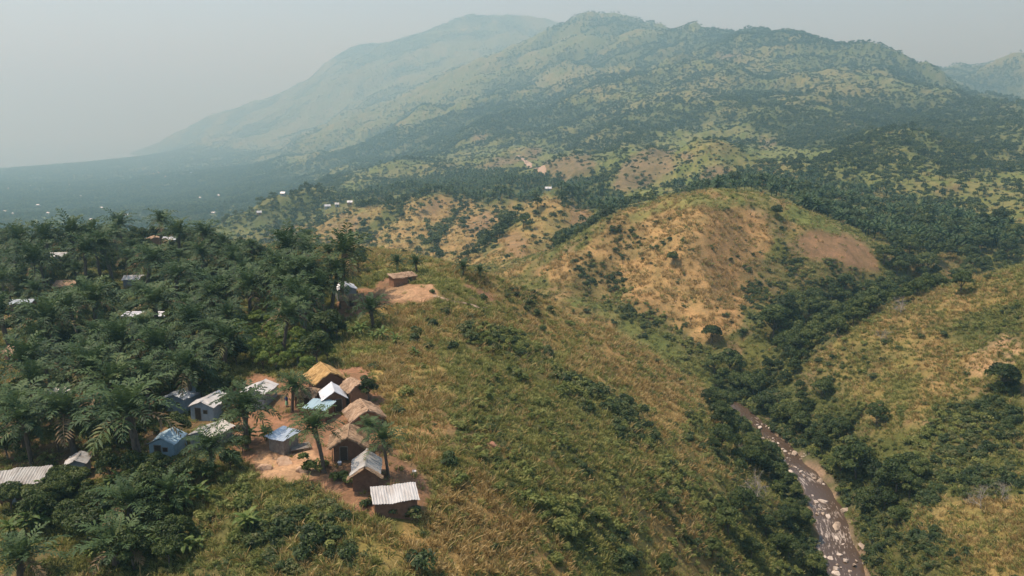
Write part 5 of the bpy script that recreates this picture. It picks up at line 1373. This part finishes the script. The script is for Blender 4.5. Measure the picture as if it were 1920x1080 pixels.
# ------------------------------------------------------------------ shrubs
SHR = [('dark green', shrub_mesh(101, 6, 62, .17, M_SHRUB, .30)), ('dark green', shrub_mesh(102, 8, 58, .18, M_SHRUB, .34, 1.3)), ('mid green', shrub_mesh(103, 7, 60, .18, M_SHRUB, .50)), ('mid green', shrub_mesh(104, 6, 60, .16, M_SHRUB, .55, .8)), ('yellow-green', shrub_mesh(105, 6, 60, .17, M_UNDER, .60, .9)), ('leggy', shrub_mesh(106, 5, 60, .22, M_UNDER, .42, 1.5))]
n = 120000
X, Y = scatter(n, 60, 400, -.74, .74); Z = ground(X, Y)
sh = np.maximum(cov('shrub', X, Y), .35 * cov('leafy', X, Y)); clump = fbm(X / 5, Y / 5, 301, 2)
bare = np.clip(cov('soil', X, Y) + cov('pale', X, Y), 0, 1)
p = (np.clip(sh, 0, 1) ** 1.4 * sstep(.36, .60, clump) * (1.2 + 1.3 * sstep(.7, .95, sh)) + .022) * (1 - bare) * (1 - .8 * cov('crop', X, Y)) * area(60, 400, -.74, .74) / n / 2.3
k = rng.random(n) < p
X, Y, Z, clump = X[k], Y[k], Z[k], clump[k]
# bushes that lean over both banks of the river
_i = rng.integers(1, 10, 520); _t = rng.random(520); _p = RIV[_i] * (1 - _t[:, None]) + RIV[_i + 1] * _t[:, None]; _d = RIV[_i + 1] - RIV[_i]; _d = _d[:, :2] / np.hypot(_d[:, 0], _d[:, 1])[:, None]
_s = np.where(rng.random(520) < .5, -1, 1) * (rmin(_p[:, 1]) + .3 + 4.5 * rng.random(520)); _bx = _p[:, 0] + _d[:, 1] * _s; _by = _p[:, 1] - _d[:, 0] * _s
X = np.concatenate([X, _bx]); Y = np.concatenate([Y, _by]); Z = np.concatenate([Z, ground(_bx, _by)])
S = (.42 + .6 * rng.random(len(X)) ** 1.6) * np.where(Y > 200, 1.2, 1.0)
S = S * np.where((cov('shrub', X, Y) > .8) & (X > -20) & (Y < 235), 1.3, 1)
rdx, _ = river_dist(X, Y)
ok = clear_of_houses(X, Y, 2.6) & ~hides(X, Y, Z, 1.5 * S, 1.0 * S) & in_frame(X, Y, Z, 40) & (rdx > rmin(Y)) & sees(X, Y, Z + 1.2 * S)
X, Y, Z, S = X[ok], Y[ok], Z[ok], S[ok]
hs = [(845,870,1.3),(858,905,1.1),(745,775,1.0),(640,905,1.2),(575,885,1.2),(600,880,1.0),(700,690,.9),(760,740,1.0),(690,950,.7),(790,1062,1.5),(560,975,1.1),(615,950,.9),(860,800,1.0),(930,720,1.2),(845,655,1.1),(1005,590,1.0),(1068,612,1.1),(1280,455,1.1),(1300,470,.8),(1335,470,.8),(880,595,1.0),(840,585,.8),(810,550,.6),(775,640,1.0),(795,590,.6),(745,965,1.0),(770,975,1.0)]
hp = [(at(a, b), s) for a, b, s in hs]
X = np.concatenate([[g[0] for g, _ in hp], X]); Y = np.concatenate([[g[1] for g, _ in hp], Y]); Z = np.concatenate([[g[2] for g, _ in hp], Z]); S = np.concatenate([[s for _, s in hp], S])
U, V_, D = project(np.stack([X, Y, Z + .6 * S], 1)); K = F / D
vis = np.zeros(len(X))
for i in np.argsort(Y): vis[i] = seen_share(U[i], V_[i], .9 * S[i] * K[i], .7 * S[i] * K[i])
rank = np.argsort(-(S * K) * np.sqrt(vis + .01)); items = []; rest = []
tone_n = fbm(X / 18, Y / 18, 303, 3) + .10 * rng.normal(size=len(X))
VAR = np.where(tone_n < .45, rng.integers(0, 2, len(X)), np.where(tone_n < .56, 2 + rng.integers(0, 2, len(X)), 4 + (rng.random(len(X)) < .3)))
for q, i in enumerate(rank):
    if q < 300:
        ph, me = SHR[VAR[i]]; o = link(bpy.data.objects.new('shrub', me)); o.location = (X[i], Y[i], Z[i]); o.rotation_euler = (0, 0, rng.random() * 6.28); s = float(S[i]); o.scale = (s, s, s * (.85 + .3 * rng.random()))
        items.append((o, ('big ' if s > .85 else 'small ' if s < .55 else '') + ph + ' bush', U[i], V_[i]))
    else: rest.append(i)
name_all(items, 'bush', 'bushes on the slopes round the village')
rest = np.array(rest)
stuff('hillside_shrubbery', 'countless smaller bushes over the slopes', [m for _, m in SHR], np.stack([X, Y, Z], 1)[rest], S[rest], VAR[rest])
print('palms', len(palms), 'shrub rest', len(rest), 'far trees near', len(far_tree))

# ------------------------------------------------------------------ far woods: one mass
def lod_tree(seed, nb, per, leaf, tone, mat=None):
    r = np.random.default_rng(seed); blobs = []
    for i in range(nb):
        a = 2.4 * i; rr = 2.3 * math.sqrt((i + .3) / nb); blobs.append((np.array([rr * math.cos(a), rr * math.sin(a), 3.6 + 2.3 * (1 - (rr / 3) ** 2) + r.normal() * .5]), 1.35 + .4 * r.random(), tone + .13 * r.normal()))
    V, T = blob_crown(r, blobs, per, leaf, .5)
    tr = np.array([[[-.2, 0, -1], [.2, 0, -1], [.12, .05, 4], [-.12, .05, 4]], [[0, -.2, -1], [0, .2, -1], [.05, .12, 4], [.05, -.12, 4]]])
    return quads_mesh('wood_tree', np.concatenate([V, tr]), mat or M_TREE, np.concatenate([T, [.1, .1]]))
def lod_palm(seed):
    r = np.random.default_rng(seed); V, T = [], []
    for i in range(22):
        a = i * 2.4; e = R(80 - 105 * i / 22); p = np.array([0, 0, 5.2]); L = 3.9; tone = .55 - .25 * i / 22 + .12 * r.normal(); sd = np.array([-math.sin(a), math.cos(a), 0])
        for k in range(4):
            q = p + np.array([math.cos(a) * math.cos(e), math.sin(a) * math.cos(e), math.sin(e)]) * L / 4; w0, w1 = [(.15, .5), (.5, .55), (.55, .4), (.4, .05)][k]
            for sg in (-1, 1):
                V.append(np.array([p, q, q + sd * sg * w1 - [0, 0, w1 * .5], p + sd * sg * w0 - [0, 0, w0 * .5]])); T.append(tone + .1 * sg)
            p = q; e -= .28
    V.append(np.array([[-.25, 0, -1], [.25, 0, -1], [.2, 0, 5.2], [-.2, 0, 5.2]])); V.append(np.array([[0, -.25, -1], [0, .25, -1], [0, .2, 5.2], [0, -.2, 5.2]])); T += [0, 0]
    return quads_mesh('wood_palm', np.array(V), M_PALM, np.clip(np.array(T), 0, 1))
LOD = [lod_tree(201, 7, 26, .75, .34), lod_tree(202, 9, 22, .8, .44), lod_tree(203, 6, 26, .75, .54), lod_tree(204, 8, 24, .7, .68)]
LODP = [lod_palm(211), lod_palm(212)]
MID = [tree_parts(30, 15, 90, .42, 1.0, 1.0, None, .30)[1], tree_parts(34, 15, 90, .42, 1.0, 1.0, None, .46)[1], tree_parts(61, 11, 90, .36, .9, .75, M_BRIGHT, .48)[1]]

Xs, Ys, Zs, Ss, Vs = [], [], [], [], []
TX, TY, TZ, TS = [], [], [], []
for ylo, yhi, sp, smul in ((432, 1500, 34, .95), (1500, 3800, 80, 1.35), (3800, 9000, 220, 1.7)):
    ar = area(ylo, yhi); n = int(ar / sp * 1.0)
    X, Y = scatter(n, ylo, yhi); Z = ground(X, Y)
    lf, pm = cov('leafy', X, Y), cov('palm', X, Y)
    clump = fbm(X / 75, Y / 75, 401, 3)
    k1 = rng.random(n) < lf * (.35 + 1.2 * sstep(.38, .56, clump)) + .03; k2 = (rng.random(n) < pm * 1.1)
    k = (k1 | k2) & sees(X, Y, Z + 9) & (Z > LAKE + 2) & ~hides(X, Y, Z, 11, 4.5)
    X, Y, Z, k2 = X[k], Y[k], Z[k], k2[k]; S = smul * (.55 + .6 * rng.random(len(X)) ** 1.3)
    w = vnoise(X / 40, Y / 40, 402) + .18 * rng.normal(size=len(X))
    v = np.where(k2 & (rng.random(len(X)) < .8), 4 + rng.integers(0, 2, len(X)), np.where(w < .35, 0, np.where(w < .55, 1, np.where(w < .78, 2, 3))))
    Xs.append(X); Ys.append(Y); Zs.append(Z); Ss.append(S); Vs.append(v)
# palms between 380 and 430 m and the trees too many to be things
X, Y = scatter(30000, 375, 432); Z = ground(X, Y)
k = (rng.random(len(X)) < cov('palm', X, Y) * area(375, 432) / 30000 / 26) & sees(X, Y, Z + 7); X, Y, Z = X[k], Y[k], Z[k]
Xs.append(X); Ys.append(Y); Zs.append(Z); Ss.append(.8 + .35 * rng.random(len(X))); Vs.append(4 + rng.integers(0, 2, len(X)))
lx, ly, lz, ls, lb = LEFT
Xs.append(lx); Ys.append(ly); Zs.append(lz); Ss.append(ls); Vs.append(np.where(lb, 8, 6 + (rng.random(len(lx)) < .45)))
P = np.stack([np.concatenate(Xs), np.concatenate(Ys), np.concatenate(Zs)], 1)
stuff('woodland', 'distant trees and palms massed over the plain and the mountains', LOD + LODP + MID, P, np.concatenate(Ss), np.concatenate(Vs))
print('woodland', len(P))

# ------------------------------------------------------------------ far scrub dots, grass and low leaves
FAR_SHRUB = [m for _, m in SHR[:4]]
X, Y = scatter(400000, 400, 3000); Z = ground(X, Y)
q = fbm(X / 14, Y / 14, 405, 3)
k = (rng.random(len(X)) < (.05 + .10 * (Y < 860) + .5 * sstep(.48, .62, q)) * (1 - .7 * cov('soil', X, Y)) * (1 - .8 * cov('crop', X, Y))) & sees(X, Y, Z + 2); k[k] &= ~hides(X[k], Y[k], Z[k], 2.5, 2.0); X, Y, Z = X[k], Y[k], Z[k]
stuff('distant_undergrowth', 'scattered scrub on the far hills', FAR_SHRUB, np.stack([X, Y, Z], 1), (.7 + 1.1 * rng.random(len(X)) ** 2) * (.8 + Y / 2200), rng.integers(0, 4, len(X)))
print('far scrub', len(X))

DRYM = [tuft_mesh(501, 16, 1.0, .045, .30, M_DRY), tuft_mesh(502, 12, 1.35, .04, .22, M_DRY, .95, .3), tuft_mesh(503, 20, .7, .05, .42, M_DRY, .65, .15)]
GRNM = [tuft_mesh(511, 16, .75, .055, .34, M_GREEN), tuft_mesh(512, 14, 1.0, .05, .28, M_GREEN, .9, .2), tuft_mesh(513, 20, .5, .055, .45, M_GREEN, .6, .15)]
UNDM = [shrub_mesh(521, 3, 26, .15, M_UNDER, .42, .45), shrub_mesh(522, 4, 22, .17, M_UNDER, .55, .5), shrub_mesh(523, 3, 24, .16, M_SHRUB, .45, .55)]
def cover(name, label, meshes, weight, bands, pick):
    A = []
    for ylo, yhi, per, smul in bands:
        n = int(area(ylo, yhi) * per); X, Y = scatter(n, ylo, yhi); Z = ground(X, Y)
        rdx, _ = river_dist(X, Y)
        k = (rng.random(n) < weight(X, Y)) & (rdx > rmin(Y) - .2) & sees(X, Y, Z + .6) & in_frame(X, Y, Z, 30) & clear_of_houses(X, Y, 2.0)
        X, Y, Z = X[k], Y[k], Z[k]; A.append(np.stack([X, Y, Z, smul * (.6 + .7 * rng.random(len(X)))], 1))
    A = np.concatenate(A)
    stuff(name, label, meshes, A[:, :3], A[:, 3], pick(A[:, 0], A[:, 1]), tilt=rng.normal(size=(len(A), 2)) * .12)
    print(name, len(A))
def free(X, Y): return 1 - np.clip(cov('soil', X, Y) * 1.0 + cov('pale', X, Y) * 1.0, 0, .97)
def w_dry(X, Y): return np.clip(cov('dry', X, Y) * 1.2 * sstep(.32, .56, fbm(X / 3.5, Y / 3.5, 601, 3)) + .05, 0, 1) * free(X, Y) * (1 - .9 * cov('crop', X, Y)) * (1 - .6 * cov('shrub', X, Y))
def w_grn(X, Y): return np.clip((1 - .75 * cov('dry', X, Y)) * (.40 + .8 * sstep(.35, .6, fbm(X / 4, Y / 4, 602, 3))), 0, 1) * free(X, Y) * (1 - .7 * cov('leafy', X, Y))
def w_und(X, Y): return np.clip((.14 + .9 * cov('shrub', X, Y) + .35 * cov('leafy', X, Y) + .3 * cov('bright', X, Y)) * sstep(.34, .56, fbm(X / 3, Y / 3, 603, 3)) * (1 - .5 * cov('dry', X, Y)), 0, 1) * free(X, Y)
p3 = lambda X, Y: rng.integers(0, 3, len(X))
cover('dry_grass', 'dry straw-coloured grass on the slopes', DRYM, w_dry, ((58, 130, 3.8, .85), (130, 250, 1.5, 1.05), (250, 400, .7, 1.3), (400, 950, .10, 2.0)), p3)
cover('green_grass', 'green grass on the slopes', GRNM, w_grn, ((58, 130, 4.6, .8), (130, 250, 1.7, 1.05), (250, 400, .35, 1.4)), p3)
cover('low_undergrowth', 'low leafy ground cover on the slopes', UNDM, w_und, ((58, 130, 2.8, .55), (130, 250, .9, .7), (250, 400, .2, .95)), p3)
